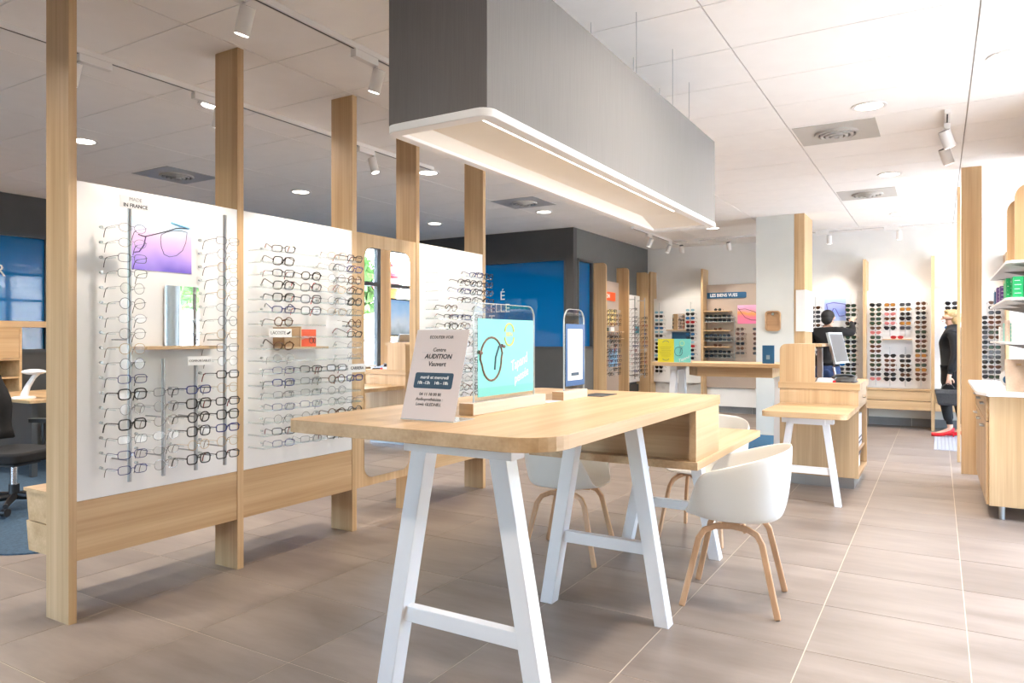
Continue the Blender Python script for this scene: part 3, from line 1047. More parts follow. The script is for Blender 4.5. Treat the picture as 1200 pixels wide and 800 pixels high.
t = thing('poster', 'violet and blue poster of a spectacle frame on the nearest white panel', 'poster', (PXF, 2.26, 1.675))
MB().box(PXF, PXF + .003, 2.085, 2.419, 1.675, 1.942).build('print', gradient('violet_print', [(0.0, (.16, .10, .55)), (.3, (.45, .30, .80)), (.62, (.80, .52, .78)), (.85, (.50, .74, .88)), (1, (.72, .86, .93))], 2, 0, .267), t)
ol = [(2.245 + .0, 1.865), (2.24, 1.84), (2.245, 1.80), (2.26, 1.765), (2.29, 1.755), (2.33, 1.765), (2.365, 1.795), (2.385, 1.84), (2.392, 1.895), (2.36, 1.9), (2.31, 1.895), (2.27, 1.88)]
MB().tube([(PXF + .0035, y, z) for y, z in ol], .0016, 5, closed=True, up=(1, 0, 0)).tube([(PXF + .0035, 2.12, 1.852), (PXF + .0035, 2.155, 1.845), (PXF + .0035, 2.2, 1.86), (PXF + .0035, 2.27, 1.885), (PXF + .0035, 2.33, 1.91), (PXF + .0035, 2.405, 1.918)], .0028, 5, up=(1, 0, 0)).build('printed_frame', fm['dark grey'], t)
MB().tube([(PXF + .0035, 2.16, 1.845), (PXF + .0035, 2.15, 1.80), (PXF + .0035, 2.125, 1.765), (PXF + .0035, 2.10, 1.76)], .003, 5, up=(1, 0, 0)).build('printed_lens_edge', purple, t)
MB().tube([(PXF + .0035, 2.30, 1.935), (PXF + .0035, 2.40, 1.918)], .005, 5, up=(1, 0, 0)).build('printed_temple', plain('print_lightblue', (.2, .5, .75), .4), t)

t = thing('display_shelf', 'thin wooden shelf under the small mirror on the nearest white panel', 'shelf', (PXF, 2.33, 1.275))
MB().box(PXF, PXF + .11, 2.10, 2.545, 1.272, 1.289).build('board', wy, t, bevel=.002)
t = thing('display_mirror', 'small rounded mirror standing on the thin wooden shelf', 'mirror', (PXF, 2.355, 1.289))
MB().prism(rrect(2.256, 2.455, 1.2895, 1.605, .012), 0, PXF + .008, PXF + .016).build('glass', mirror, t)
MB().box(PXF, PXF + .008, 2.28, 2.43, 1.2895, 1.56).build('backing', panel_white, t)
t = thing('display_shelf', 'wooden shelf with upright block on the middle white panel', 'shelf', (PXF, 3.1, 1.27))
MB().box(PXF, PXF + .10, 2.97, 3.33, 1.262, 1.277).build('board', wy, t)
MB().box(PXF, PXF + .10, 2.97, 3.09, 1.278, 1.395).build('block', brown_wood, t)
MB().box(PXF, PXF + .104, 3.09, 3.10, 1.277, 1.40).build('upright', wz, t)
t = thing('picture_card', 'orange picture of a hand and a spectacle frame on the wooden shelf', 'picture', (PXF, 3.18, 1.278))
MB().box(PXF + .06, PXF + .066, 3.115, 3.255, 1.2775, 1.385).build('print', orange, t)
MB().tube([(PXF + .0665, 3.215 + .016 * math.cos(a), 1.315 + .018 * math.sin(a)) for a in [k * PI / 5 for k in range(10)]], .0022, 5, closed=True, up=(1, 0, 0)).tube([(PXF + .0665, 3.242 + .008 * math.cos(a), 1.315 + .018 * math.sin(a)) for a in [k * PI / 5 for k in range(10)]], .0022, 5, closed=True, up=(1, 0, 0)).build('printed_frame', ink, t)
MB().tube([(PXF + .0665, 3.135, 1.325), (PXF + .0665, 3.16, 1.335), (PXF + .0665, 3.19, 1.33)], [.006, .009, .004], 6, up=(1, 0, 0)).build('printed_hand', plain('print_pink', (.8, .4, .35), .5), t)


# ------------------------------------------------------------------ trestles, tables, chairs
def trestle(parent, cx, cy, h, half_b, half_t, sec=.068, depth=.07, beam=(-.225, .225), mirror_axis=False, spread_y=0.0, zs=.335, beam_h=.055):
    """white A-frame: two splayed legs, a stretcher, a top beam (child parts of parent)"""
    def P(u, w, z):
        return (cx + w, cy + u, z) if mirror_axis else (cx + u, cy + w, z)
    zt = h - beam_h
    for s in (-1, 1):
        pts0, pts1 = (s * half_b, 0.0), (s * half_t, zt)
        vs = []
        for (u, z) in (pts0, pts1):
            for du in (-sec / 2, sec / 2):
                for dw in (-depth / 2, depth / 2):
                    vs.append(P(u + du, dw, z))
        MB().add(vs, [(0, 1, 3, 2), (4, 6, 7, 5), (0, 4, 5, 1), (2, 3, 7, 6), (0, 2, 6, 4), (1, 5, 7, 3)]).build('leg', white, parent, bevel=.003)
    u = half_b + (half_t - half_b) * zs / zt
    b = MB()
    q = [P(-u + sec * .35, -depth * .28, zs - .028), P(u - sec * .35, depth * .28, zs + .028)]
    b.box(min(q[0][0], q[1][0]), max(q[0][0], q[1][0]), min(q[0][1], q[1][1]), max(q[0][1], q[1][1]), zs - .028, zs + .028)
    b.build('stretcher', white, parent, bevel=.003)
    q = [P(beam[0], -depth * .62, zt), P(beam[1], depth * .62, h)]
    MB().box(min(q[0][0], q[1][0]), max(q[0][0], q[1][0]), min(q[0][1], q[1][1]), max(q[0][1], q[1][1]), zt, h).build('beam', white, parent, bevel=.003)


TX0, TX1 = -2.085, -.99
t = thing('standing_table', 'long oak standing table with lower desk on white trestle legs', 'table', (-1.5, 3.2, 0))
MB().prism(rrect(TX0, TX1, 1.845, 3.80, .16, 8, (.3, 1, 0, .3)), 2, .983, 1.03).build('high_top', wy, t, bevel=.002)
trestle(t, -1.42, 2.04, .9825, .335, .165)
trestle(t, -1.393, 3.2, .9825, .30, .145, zs=.345, beam=(-.21, .21))
# boxed end carrying the low desk
MB().box(-1.025, TX1 - .002, 3.37, 3.78, .7385, .9825).build('side_panel', wy, t, bevel=.001)
MB().box(-1.88, -1.85, 3.37, 3.78, .7385, .9825).build('side_panel', wy, t, bevel=.001)
MB().box(-1.85, -1.025, 3.425, 3.445, .7385, .9825).build('back_panel', wx, t)
MB().prism(rrect(-1.90, -.982, 3.36, 4.76, .05, 5, (0, 0, .3, 1)), 2, .70, .738).build('low_top', wy, t, bevel=.0015)
trestle(t, -1.44, 4.33, .6995, .285, .15, beam=(-.2, .2), zs=.30)
# dark inlay for cables on the high top
MB().prism(rrect(-1.60, -1.475, 3.36, 3.57, .01), 2, 1.0301, 1.032).build('cable_flap', dark_frame, t)


def chair_meshes():
    n, k = 48, 16
    vs = []

    def rim(phi):            # phi = 0 at the back (+x), pi at the front (-x)
        a = abs(phi)

        def sm(x, a0, a1):
            q = max(0, min(1, (x - a0) / (a1 - a0)))
            return q * q * (3 - 2 * q)
        rx = .255 if math.cos(phi) > 0 else .235
        ry = .29
        p = 2.5
        c, s = math.cos(phi), math.sin(phi)
        R = (abs(c / rx) ** p + abs(s / ry) ** p) ** (-1 / p)
        R *= 1.0 + .06 * (1 - sm(a, .3, 1.6))
        # rim: a straight line falling from the back to the arm tips, then steeply down to the seat front
        lin = .80 - .30 * (.28 - R * math.cos(phi))
        h = lin + (.452 - lin) * sm(a, 1.95, 2.55)
        return h, R
    for i in range(k + 1):
        s = i / k
        for j in range(n):
            phi = -PI + 2 * PI * j / n
            h, R = rim(phi)
            if s < .5:
                r = R * .80 * (s / .5)
                z = .432 + .012 * (s / .5) ** 2
            else:
                a = (s - .5) / .5 * PI / 2
                r = R * (.80 + .2 * math.sin(a) ** .9)
                z = .444 + (h - .444) * (1 - math.cos(a)) ** .85
            vs.append((r * math.cos(phi), r * math.sin(phi), z))
    fs = [(i * n + j, i * n + (j + 1) % n, (i + 1) * n + (j + 1) % n, (i + 1) * n + j) for i in range(1, k) for j in range(n)]
    vs.append((0, 0, .432))
    c = len(vs) - 1
    fs += [(c, n + j, n + (j + 1) % n) for j in range(n)]
    m = MB().add(vs, fs)
    me = m.mesh('shell', shell, smooth='all')
    arches = []
    for s in (-1, 1):
        w = .225
        path = [(-w, s * .215, 0), (-w + .045, s * .19, .20), (-w + .075, s * .17, .335), (-w + .10, s * .155, .375), (-w + .15, s * .14, .395), (0, s * .125, .400),
                (w - .15, s * .14, .395), (w - .10, s * .155, .375), (w - .075, s * .17, .335), (w - .045, s * .19, .20), (w, s * .215, 0)]
        arches.append(MB().tube(path, .0, rect=(.030, .022), up=(0, 1, 0)).mesh('leg_arch', leg_wood))
    cr = MB().box(-.045, .045, -.14, .14, .395, .418).box(-.14, .14, -.03, .03, .405, .431).mesh('under_frame', leg_wood)
    return me, arches, cr


CH = chair_meshes()


def chair(x, y, rz, label):
    t = thing('shell_armchair', label, 'chair', (x, y, 0), rz, 'white shell armchairs around the low desk')
    for nm, me in (('shell', CH[0]), ('leg_arch', CH[1][0]), ('leg_arch', CH[1][1]), ('under_frame', CH[2])):
        o = bpy.data.objects.new(nm, me)
        o.parent = t
        COL.objects.link(o)
        if nm == 'shell':
            q = o.modifiers.new('thickness', 'SOLIDIFY')
            q.thickness = .007
            q.offset = 0
            q = o.modifiers.new('smooth', 'SUBSURF')
            q.levels = q.render_levels = 1
        else:
            q = o.modifiers.new('bevel', 'BEVEL')
            q.width = .006
            q.segments = 2


chair(-.895, 3.72, .10, 'white shell armchair with bent wood legs, foremost at the right of the desk')
chair(-1.96, 3.98, PI + .12, 'white shell armchair tucked under the left side of the desk')
chair(-1.37, 4.80, PI / 2 - .1, 'white shell armchair at the far end of the desk')

# signs on the standing table
t = thing('slanted_sign', 'pale pink slanted opening hours sign standing on the table', 'sign', (-1.597, 2.075, 1.03))
ca, sa = math.cos(math.radians(17)), math.sin(math.radians(17))
Y0S, Z0S = 2.07, 1.031


def SP(u, v, w=0.0):      # u across, v up the board, w out of it
    return (-1.597 + u, Y0S + v * sa - w * ca, Z0S + v * ca + w * sa)


def sign_slab(name, u0, u1, v0, v1, w0, w1, m, r=0.0):
    pts = rrect(u0, u1, v0, v1, r) if r else [(u0, v0), (u1, v0), (u1, v1), (u0, v1)]
    n = len(pts)
    vs = [SP(p[0], p[1], w0) for p in pts] + [SP(p[0], p[1], w1) for p in pts]
    fs = [tuple(range(n))[::-1], tuple(range(n, 2 * n))] + [(i, (i + 1) % n, n + (i + 1) % n, n + i) for i in range(n)]
    return MB().add(vs, fs).build(name, m, t)


sign_slab('acrylic_front', -.121, .121, 0, .345, -.003, 0, acrylic)
sign_slab('board', -.121, .121, .002, .345, 0, .0012, pinkcard)
MB().box(-1.718, -1.476, 2.066, 2.20, 1.0301, 1.033).build('acrylic_foot', acrylic_edge, t)
TL = ((1, 0, 0), (0, sa, ca), (0, -ca, sa))
sign_slab('hours_box', -.09, .085, .118, .178, .0012, .0018, navy, .008)
for s, size, v, m, u, sx, sh, bo in (('ECOUTER VOIR', .0165, .315, ink, 0, .95, 0, 0), ('Centre', .021, .266, ink, 0, 1, .15, 0), ('AUDITION', .0255, .240, ink, 0, 1, .15, .0005), ('Vauvert', .0255, .211, ink, 0, 1, .15, .0003),
                                     ('mardi et mercredi', .0175, .160, paper, 0, 1, .1, .0002), ('10h -13h    14h - 18h', .0165, .139, paper, -.004, 1, 0, .0003), ('04 11 18 00 81', .0165, .096, ink, -.005, 1, 0, 0),
                                     ('Audioprothésiste :', .0165, .077, ink, -.006, 1, .1, 0), ('Lewis GLEDHILL', .0165, .058, ink, -.006, 1, .1, 0)):
    text('lettering', s, size, SP(u, v, .0019), None, t, m, sx=sx, tilt=TL, shear=sh, bold=bo)
for v in (.256, .228):
    sign_slab('rule', -.08, .08, v - .0004, v + .0004, .0012, .0016, greyink)

t = thing('poster_holder', 'large clear acrylic stand with turquoise glasses poster on the table', 'sign', (-1.57, 2.59, 1.03))
MB().box(-1.605, -1.578, 2.285, 2.875, 1.0302, 1.077).box(-1.566, -1.538, 2.285, 2.875, 1.0302, 1.077).box(-1.578, -1.566, 2.285, 2.875, 1.0302, 1.04).build('wooden_base', wood('pale_wood', 1, (.60, .45, .34), (.74, .60, .48)), t, bevel=.002)
MB().box(-1.604, -1.539, 2.2835, 2.2848, 1.031, 1.076).build('base_end', brown_wood, t)
sh_o = rrect(2.335, 2.825, 1.042, 1.472, .05, 6, (0, 0, 1, 1))
MB().prism(sh_o, 0, -1.575, -1.569).build('acrylic_sheet', acrylic, t)
MB().ring(sh_o, rrect(2.338, 2.822, 1.045, 1.469, .047, 6, (0, 0, 1, 1)), 0, -1.5755, -1.5685).build('sheet_edge', acrylic_edge, t)
MB().box(-1.5685, -1.567, 2.36, 2.808, 1.095, 1.408).build('print', turq, t)
xq = -1.5665
MB().box(-1.567, -1.5666, 2.36, 2.808, 1.095, 1.13).build('printed_ground', plain('turq_dark', (.12, .48, .44), .4), t)
lp = [(2.46 + .085 * math.cos(a) * (1 if math.sin(a) > 0 else .88), 1.245 + .088 * math.sin(a)) for a in [2 * PI * k / 24 for k in range(24)]]
tort = plain('print_tortoise', (.10, .03, .01), .4, var=.95, scale=45)
MB().tube([(xq, y, z) for y, z in lp], .0045, 6, closed=True, up=(1, 0, 0)).tube([(xq, 2.362, 1.275), (xq, 2.385, 1.27)], .008, 6, up=(1, 0, 0)).tube([(xq, 2.535, 1.30), (xq, 2.56, 1.295)], .007, 6, up=(1, 0, 0)).build('printed_frame', tort, t)
MB().tube([(xq, 2.55, 1.30), (xq, 2.515, 1.295), (xq, 2.49, 1.25), (xq, 2.483, 1.20)], .0045, 6, up=(1, 0, 0)).build('printed_temple', navy, t)
for s in (1, -1):
    MB().tube([(xq, 2.60 + .036 * math.cos(a), 1.345 + s * (.012 + .034 * math.sin(a))) for a in [PI * k / 10 for k in range(11)]], .0035, 5, up=(1, 0, 0)).build('printed_emblem', lemon, t)
text('lettering', 'BIEN', .026, (xq, 2.60, 1.345), '+X', t, lemon)
SCR = ((0, .96, .28), (0, -.28, .96), (1, 0, 0))
text('lettering', 'Tapand', .062, (xq, 2.68, 1.225), None, t, paper, tilt=SCR, shear=.35, sx=.8)
text('lettering', 'pensée', .055, (xq, 2.70, 1.168), None, t, paper, tilt=SCR, shear=.35, sx=.8)

t = thing('price_holder', 'narrow clear acrylic stand with a white price list on blue', 'sign', (-1.57, 3.22, 1.03))
MB().box(-1.602, -1.578, 3.06, 3.33, 1.0302, 1.072).box(-1.566, -1.54, 3.06, 3.33, 1.0302, 1.072).box(-1.578, -1.566, 3.06, 3.33, 1.0302, 1.04).build('wooden_base', MATS['pale_wood'], t, bevel=.002)
MB().box(-1.601, -1.541, 3.0585, 3.0598, 1.031, 1.071).build('base_end', brown_wood, t)
so = rrect(3.125, 3.355, 1.042, 1.475, .06, 6, (0, 0, 1, 1))
MB().prism(so, 0, -1.575, -1.569).build('acrylic_sheet', acrylic, t)
MB().ring(so, rrect(3.128, 3.352, 1.045, 1.472, .057, 6, (0, 0, 1, 1)), 0, -1.5755, -1.5685).build('sheet_edge', acrylic_edge, t)
MB().box(-1.5685, -1.567, 3.137, 3.35, 1.092, 1.40).build('print', plain('blue_print_bright', (.012, .075, .22), .4), t)
MB().box(-1.567, -1.5664, 3.16, 3.325, 1.12, 1.375).build('price_sheet', paper, t)
MB().box(-1.5664, -1.566, 3.195, 3.285, 1.142, 1.158).build('printed_button', navy, t)
for k in range(8):
    MB().box(-1.5664, -1.566, 3.175, 3.305 - .015 * (k % 3), 1.35 - .02 * k, 1.3525 - .02 * k).build('print_line', greyink, t)
t = tag(MB().prism([(-1.62, 2.93), (-1.555, 2.93), (-1.545, 3.05), (-1.61, 3.05)], 2, 1.0302, 1.0312).build('paper_slip', paper), 'white paper slip between the two wooden sign bases', 'paper')

# ------------------------------------------------------------------ reception desk
t = thing('reception_desk', 'oak reception counter with rounded raised hutch and open side', 'counter', (-.925, 7.3, 0))
RX0d, RX1d, RY0d, RY1d = -1.255, -.60, 6.9, 7.76
MB().box(RX0d, RX1d, RY0d, RY0d + .03, .10, .872).build('front_panel', wz, t, bevel=.002)
MB().box(RX0d, RX1d, RY1d - .03, RY1d, .10, .872).build('rear_panel', wz, t, bevel=.002)
MB().box(RX0d, RX0d + .03, RY0d + .03, RY1d - .03, .10, .872).build('side_panel', wz, t)
MB().box(RX0d + .03, RX1d, RY0d + .03, RY1d - .03, .10, .13).build('bottom_panel', wy, t)
MB().box(RX0d + .03, RX1d - .02, RY0d + .03, RY1d - .03, .30, .318).build('inner_shelf', wy, t)
MB().box(RX0d - .012, RX1d + .012, RY0d - .012, RY1d + .012, .872, .932).build('worktop', wx, t, bevel=.004)
dr = MB().box(RX1d - .3, RX1d - .004, RY0d + .034, RY1d - .034, .70, .868).build('drawer', wy, t, bevel=.002)
MB().cyl((RX1d - .004, 7.33, .79), (RX1d + .02, 7.33, .79), .012, 12).build('knob', chrome, dr, True)
MB().box(-1.185, -.64, 6.945, 7.7, .0, .10).build('plinth', steel, t)
hut = MB()
prof_o = rrect(RX0d, -.955, .932, 1.277, .055, 6, (0, 0, 0, 1))
hut.prism(prof_o, 1, RY0d, RY0d + .025)
hut.build('hutch_front', wz, t, bevel=.002)
pts_in = [(-.955, .932), (-.955, .932), ]
bnd = [(RX0d, .932), (RX0d + .025, .932)] + [(RX0d + .025 + .03 - .03 * math.cos(a), 1.222 + .03 * math.sin(a)) for a in [PI / 2 * k / 5 for k in range(6)]] + [(-.90, 1.252), (-.90, 1.277)] + [(RX0d + .055 - .055 * math.sin(a), 1.222 + .055 * math.cos(a)) for a in [PI / 2 * k / 6 for k in range(7)]]
MB().prism(bnd, 1, RY0d + .025, RY1d).build('hutch_shell', wz, t)
MB().box(-1.20, -1.18, RY0d + .06, RY1d - .03, .934, 1.22).build('hutch_lining', orange, t)
tb = thing('side_table', 'low oak table on white trestle against the reception counter', 'table', (-.92, 6.4, 0))
MB().prism(rrect(-1.24, -.598, 6.0, 6.885, .07, 6, (1, 1, 0, 0)), 2, .698, .742).build('tabletop', wx, tb, bevel=.002)
trestle(tb, -.905, 6.16, .697, .225, .135, sec=.05, depth=.055, beam=(-.195, .195), zs=.27, beam_h=.05)
MB().box(-1.04, -.77, 6.11, 6.21, .64, .6975).build('clamp_block', white, tb)

t = thing('monitor', 'grey flat monitor seen from its edge above the reception counter', 'monitor', (-.83, 7.42, .933))
R_ = Matrix.Rotation(math.radians(-12), 3, 'Z')
mq = MB()
for (a, b_, c, d, e, f_, mi) in ((-.012, .012, -.22, .22, -.15, .15, 0), (.012, .014, -.205, .205, -.135, .135, 1)):
    k0 = len(mq.v)
    mq.box(a, b_, c, d, e, f_, mi)
    for q in range(k0, len(mq.v)):
        v = Matrix.Rotation(math.radians(-13), 3, 'Y') @ Vector(mq.v[q])
        v = Matrix.Rotation(math.radians(-9), 3, 'Z') @ v
        mq.v[q] = tuple(v + Vector((-.825, 7.43, 1.235)))
mq.build('screen', [steel, grey_screen], t)
MB().tube([(-.835, 7.43, 1.15), (-.86, 7.43, 1.05), (-.84, 7.43, .94)], .012, 8).box(-.93, -.76, 7.36, 7.5, .9325, .942).build('stand', steel, t, True)
t = thing('terminal_stand', 'grey upright metal stand beside the hutch of the reception counter', 'stand', (-.93, 7.2, .933))
MB().box(-.975, -.925, 7.18, 7.20, .9325, 1.24).build('upright', steel, t, bevel=.002)
MB().box(-.975, -.925, 7.2, 7.28, .9325, .943).build('foot', steel, t)
t = thing('paper_stack', 'stack of white papers on the reception counter', 'papers', (-.87, 7.02, .933))
for k in range(4):
    MB().box(-.965 + .006 * k, -.82 + .004 * k, 6.97 + .004 * k, 7.16, .9325 + .008 * k, .9395 + .008 * k).build('sheet', paper, t)
t = thing('telephone', 'black desk telephone with coiled cord on the reception counter', 'telephone', (-.72, 7.1, .933))
MB().prism([(6.99, .9325), (7.22, .9325), (7.22, .985), (6.99, .945)], 0, -.80, -.64).build('base', black, t, bevel=.004)
MB().tube([(-.82, 7.02, .97), (-.80, 7.04, .99), (-.74, 7.10, .995), (-.69, 7.18, .99), (-.67, 7.21, .975)], [.016, .013, .012, .013, .016], 10).build('handset', black, t, True)
MB().tube([(-.64, 7.1, .945), (-.62, 7.05, .945), (-.635, 7.0, .94), (-.66, 6.96, .94), (-.72, 6.95, .94), (-.79, 6.97, .94)], .006, 6).build('cord', black, t, True)
MB().box(-.815, -.79, 6.965, 6.985, .9325, .95).build('red_button', redshoe, t)
t = thing('cable', 'loop of black cable beside the papers on the reception counter', 'cable', (-.97, 7.0, .933))
MB().tube([(-.975, 6.96 + .0 * k, .976 + .04 * math.sin(a)) if False else (-.965 + .022 * math.cos(a), 6.955, .977 + .04 * math.sin(a)) for k, a in enumerate([2 * PI * q / 16 for q in range(16)])], .0035, 6, closed=True).build('loop', black, t, True)
t = thing('white_computer', 'white computer case inside the open side of the reception counter', 'computer', (-.75, 7.35, .318))
MB().box(-.92, -.635, 7.1, 7.62, .3185, .62).build('case', white, t, bevel=.004)
MB().box(-.634, -.630, 7.14, 7.58, .36, .372).box(-.634, -.630, 7.14, 7.58, .40, .412).build('vent_slots', black, t)
t = thing('card_box', 'small white box at the bottom of the open reception counter side', 'box', (-.72, 7.3, .13))
MB().box(-.85, -.64, 7.05, 7.5, .1305, .25).build('carton', paper, t)
MB().box(-.86, -.63, 7.04, 7.51, .25, .27).build('lid', black, t)

# ------------------------------------------------------------------ right counter and shelves
t = thing('drawer_counter', 'oak drawer counter with white top at the right edge', 'counter', (.6, 7.15, 0))
MB().prism([(.318, 6.3), (.86, 6.3), (.86, 8.02), (.318, 8.02)], 2, .10, .905).build('body', wz, t, bevel=.002)
MB().prism([(.30, 6.22), (.88, 6.22), (.88, 8.04), (.24, 8.04), (.24, 6.42)], 2, .906, .935).build('white_top', white, t, bevel=.004)
for k, (y0, y1) in enumerate(((6.32, 6.88), (6.89, 7.45), (7.46, 8.01))):
    d = MB().box(.300, .3175, y0, y1, .72, .895).build('drawer', wy, t, bevel=.002)
    MB().tube([(.30, (y0 + y1) / 2 - .07, .83), (.275, (y0 + y1) / 2 - .06, .83), (.275, (y0 + y1) / 2 + .06, .83), (.30, (y0 + y1) / 2 + .07, .83)], .006, 8).build('handle', steel, d, True)
    d = MB().box(.300, .3175, y0, y1, .105, .712).build('door', wz, t, bevel=.002)
    MB().tube([(.30, (y0 + y1) / 2 - .07, .66), (.275, (y0 + y1) / 2 - .06, .66), (.275, (y0 + y1) / 2 + .06, .66), (.30, (y0 + y1) / 2 + .07, .66)], .006, 8).build('handle', steel, d, True)
for x in (.40, .80):
    for y in (6.36, 7.94):
        MB().cyl((x, y, 0), (x, y, .10), .02, 14).build('foot', steel, t, True)

struct(MB().box(.72, .86, 5.95, 8.06, .94, 3.0).build('wall_right', wall_white))
t = thing('wall_shelving', 'white wall shelving with oak fins above the right drawer counter', 'shelves', (.6, 7.1, 1.25))
MB().box(.70, .719, 5.98, 8.05, .94, 2.3).build('back_panel', wz, t)
for y in (6.55, 7.26):
    MB().prism(rrect(.492, .699, 1.885, 2.49, .10, 8, (0, 0, 0, 1)), 1, y, y + .04).build('fin', wz, t, bevel=.001)
for z in (1.862, 1.60, 1.285):
    MB().prism([(.44, 6.14), (.70, 6.14), (.70, 8.0), (.41, 8.0), (.41, 6.2)], 2, z, z + .018).build('shelf', acrylic_edge if False else white, t, bevel=.002)
    for y in (6.3, 7.0, 7.8):
        MB().prism([(.47, z - .004), (.699, z - .06), (.699, z - .0005), (.45, z - .0005)], 1, y, y + .006).build('bracket', steel, t)
k = 0
posn = ('front left', 'front right', 'second row')
for z, boxes in ((1.8805, []), (1.6185, [(.455, .515, 6.2, 6.33, .15, green, 'bright green contact lens box, front left on the middle shelf'), (.52, .58, 6.2, 6.33, .15, green, 'bright green contact lens box, second from the left on the middle shelf'),
                                      (.585, .645, 6.2, 6.33, .15, green, 'bright green contact lens box, third from the left on the middle shelf'), (.425, .452, 6.36, 6.5, .15, green, 'dark edged green box behind the front green boxes'),
                                      (.43, .49, 6.55, 6.68, .13, green, 'green box set back on the middle shelf'), (.425, .485, 6.95, 7.1, .13, purple, 'purple box on the middle shelf, nearer one'),
                                      (.425, .485, 7.3, 7.45, .14, purple, 'purple box on the middle shelf, farther one'), (.425, .485, 7.6, 7.75, .12, blueprint, 'blue box at the far end of the middle shelf')]),
                 (1.3035, [(.455, .535, 6.2, 6.33, .155, paper, 'white box, front left on the lowest shelf'), (.54, .62, 6.2, 6.33, .155, paper, 'white box, front right on the lowest shelf'),
                           (.425, .45, 6.36, 6.5, .16, MATS['pale_wood'], 'beige box behind the front white boxes'), (.43, .50, 6.6, 6.75, .14, turq, 'turquoise box set back on the lowest shelf'),
                           (.43, .50, 7.05, 7.2, .12, paper, 'white box farther back on the lowest shelf')])):
    for x0, x1, y0, y1, h, m, l in boxes:
        t = thing('product_box', l, 'box', ((x0 + x1) / 2, (y0 + y1) / 2, z), 0, 'product boxes on the right shelves')
        MB().box(x0, x1, y0, y1, z + .0003, z + h).build('carton', m, t, bevel=.001)
        lt = paper if m is not paper else greyink
        for q in range(4):
            MB().box(x0 + .008, x1 - .012 - .008 * (q % 2), y0 - .0006, y0 - .0001, z + h * .2 + .03 * q, z + h * .2 + .03 * q + .003).build('print_line', lt, t)
t = thing('picture_stand', 'wooden photo stand leaning on the white top of the right counter', 'stand', (.42, 6.9, .935))
MB().prism([(6.42, .9355), (6.44, .9355), (6.58, 1.17), (6.56, 1.17)], 0, .43, .60).build('board', MATS['pale_wood'], t)
MB().prism([(6.60, .9355), (6.615, .9355), (6.545, 1.14), (6.53, 1.135)], 0, .50, .53).build('strut', wz, t)
t = thing('leaflet_holder', 'small round blue and white leaflet display on the right counter', 'display', (.50, 7.23, .935))
MB().prism([(.50 + .065 * math.cos(a), 1.0 + .07 * math.sin(a)) for a in [2 * PI * q / 20 for q in range(20)]], 1, 7.2, 7.206).box(.46, .54, 7.2, 7.27, .9355, .945).build('disc', paper, t)
MB().prism([(.50 + .042 * math.cos(a), .985 + .038 * math.sin(a)) for a in [2 * PI * q / 16 for q in range(16)]], 1, 7.195, 7.1995).build('print', blueprint, t)
# right hand post
t = thing('timber_post', 'tall oak post from floor to ceiling left of the right counter', 'post', (.27, 8.3, 0))
MB().box(.19, .36, 8.28, 8.32, 0, 3.0).build('face_board', wz, t, bevel=.0015)
tag(MB().box(.170, .20, 9.02, 9.05, .0, 2.95).build('door_jamb', wz, bevel=.002), 'narrow pale wooden jamb just behind the tall right hand post', 'jamb')

# ------------------------------------------------------------------ far standing counter
t = thing('far_standing_table', 'oak standing table on white trestle in front of the pale column', 'table', (-2.3, 8.85, 0))
MB().prism(rrect(-3.12, -1.50, 8.56, 9.30, .10, 6, (1, 0, 0, 1)), 2, .985, 1.03).build('tabletop', wx, t, bevel=.002)
MB().prism([(-2.54, 8.68), (-1.66, 8.68), (-1.66, 9.2), (-2.72, 9.2), (-2.72, 8.95)], 2, .865, .984).build('box_frame', wx, t, bevel=.001)
trestle(t, -2.86, 8.93, .984, .30, .16, sec=.08, depth=.075, beam=(-.2, .2), mirror_axis=True)
trestle(t, -1.62, 8.95, .864, .20, .12, beam=(-.15, .15), mirror_axis=True)
t = thing('poster_holder', 'yellow and turquoise double poster standing on the far table', 'sign', (-2.81, 8.62, 1.03))
MB().box(-3.02, -2.815, 8.62, 8.628, 1.0305, 1.32).build('yellow_print', yellow, t)
MB().box(-2.812, -2.605, 8.62, 8.628, 1.0305, 1.32).build('turquoise_print', turq, t)
MB().box(-3.02, -2.605, 8.628, 8.70, 1.0305, 1.036).build('foot', acrylic_edge, t)
for s, zc in ((1, 1.275), (-1, 1.075)):
    MB().tube([(-2.918 + .042 * math.cos(a), 8.619, zc + s * .032 * math.sin(a) - s * .01) for a in [PI * .1 + PI * .8 * k / 8 for k in range(9)]], .0035, 5).build('printed_arc', plain('olive_ink%d' % (s + 1), (.06, .14, .10), .5), t)
for q in range(6):
    MB().box(-2.995 + .01 * (q % 3), -2.85 - .012 * (q % 2), 8.6190, 8.6199, 1.215 - .022 * q, 1.219 - .022 * q).build('print_line', plain('olive_line%d' % q, (.28, .22, .01), .5), t)
MB().tube([(-2.755 + .05 * math.cos(a), 8.619, 1.165 + .055 * math.sin(a)) for a in [2 * PI * k / 18 for k in range(18)]], .003, 5, closed=True, up=(0, 1, 0)).tube([(-2.70, 8.619, 1.21), (-2.725, 8.619, 1.20), (-2.74, 8.619, 1.14)], .003, 5).build('printed_frame', navy, t)
MB().tube([(-2.712 + .028 * math.cos(a), 8.619, 1.265 + .03 * math.sin(a)) for a in [2 * PI * k / 14 for k in range(14)]], .0025, 5, closed=True, up=(0, 1, 0)).build('printed_emblem', lemon, t)
text('lettering', 'Tapand', .05, (-2.69, 8.6188, 1.075), None, t, paper, tilt=((.93, 0, .37), (-.37, 0, .93), (0, -1, 0)), shear=.3)
t = thing('framed_notice', 'dark blue framed notice standing on the far table by the column', 'sign', (-1.71, 8.75, 1.03))
MB().box(-1.785, -1.65, 8.74, 8.755, 1.0305, 1.245).build('frame', blueprint, t, bevel=.002)
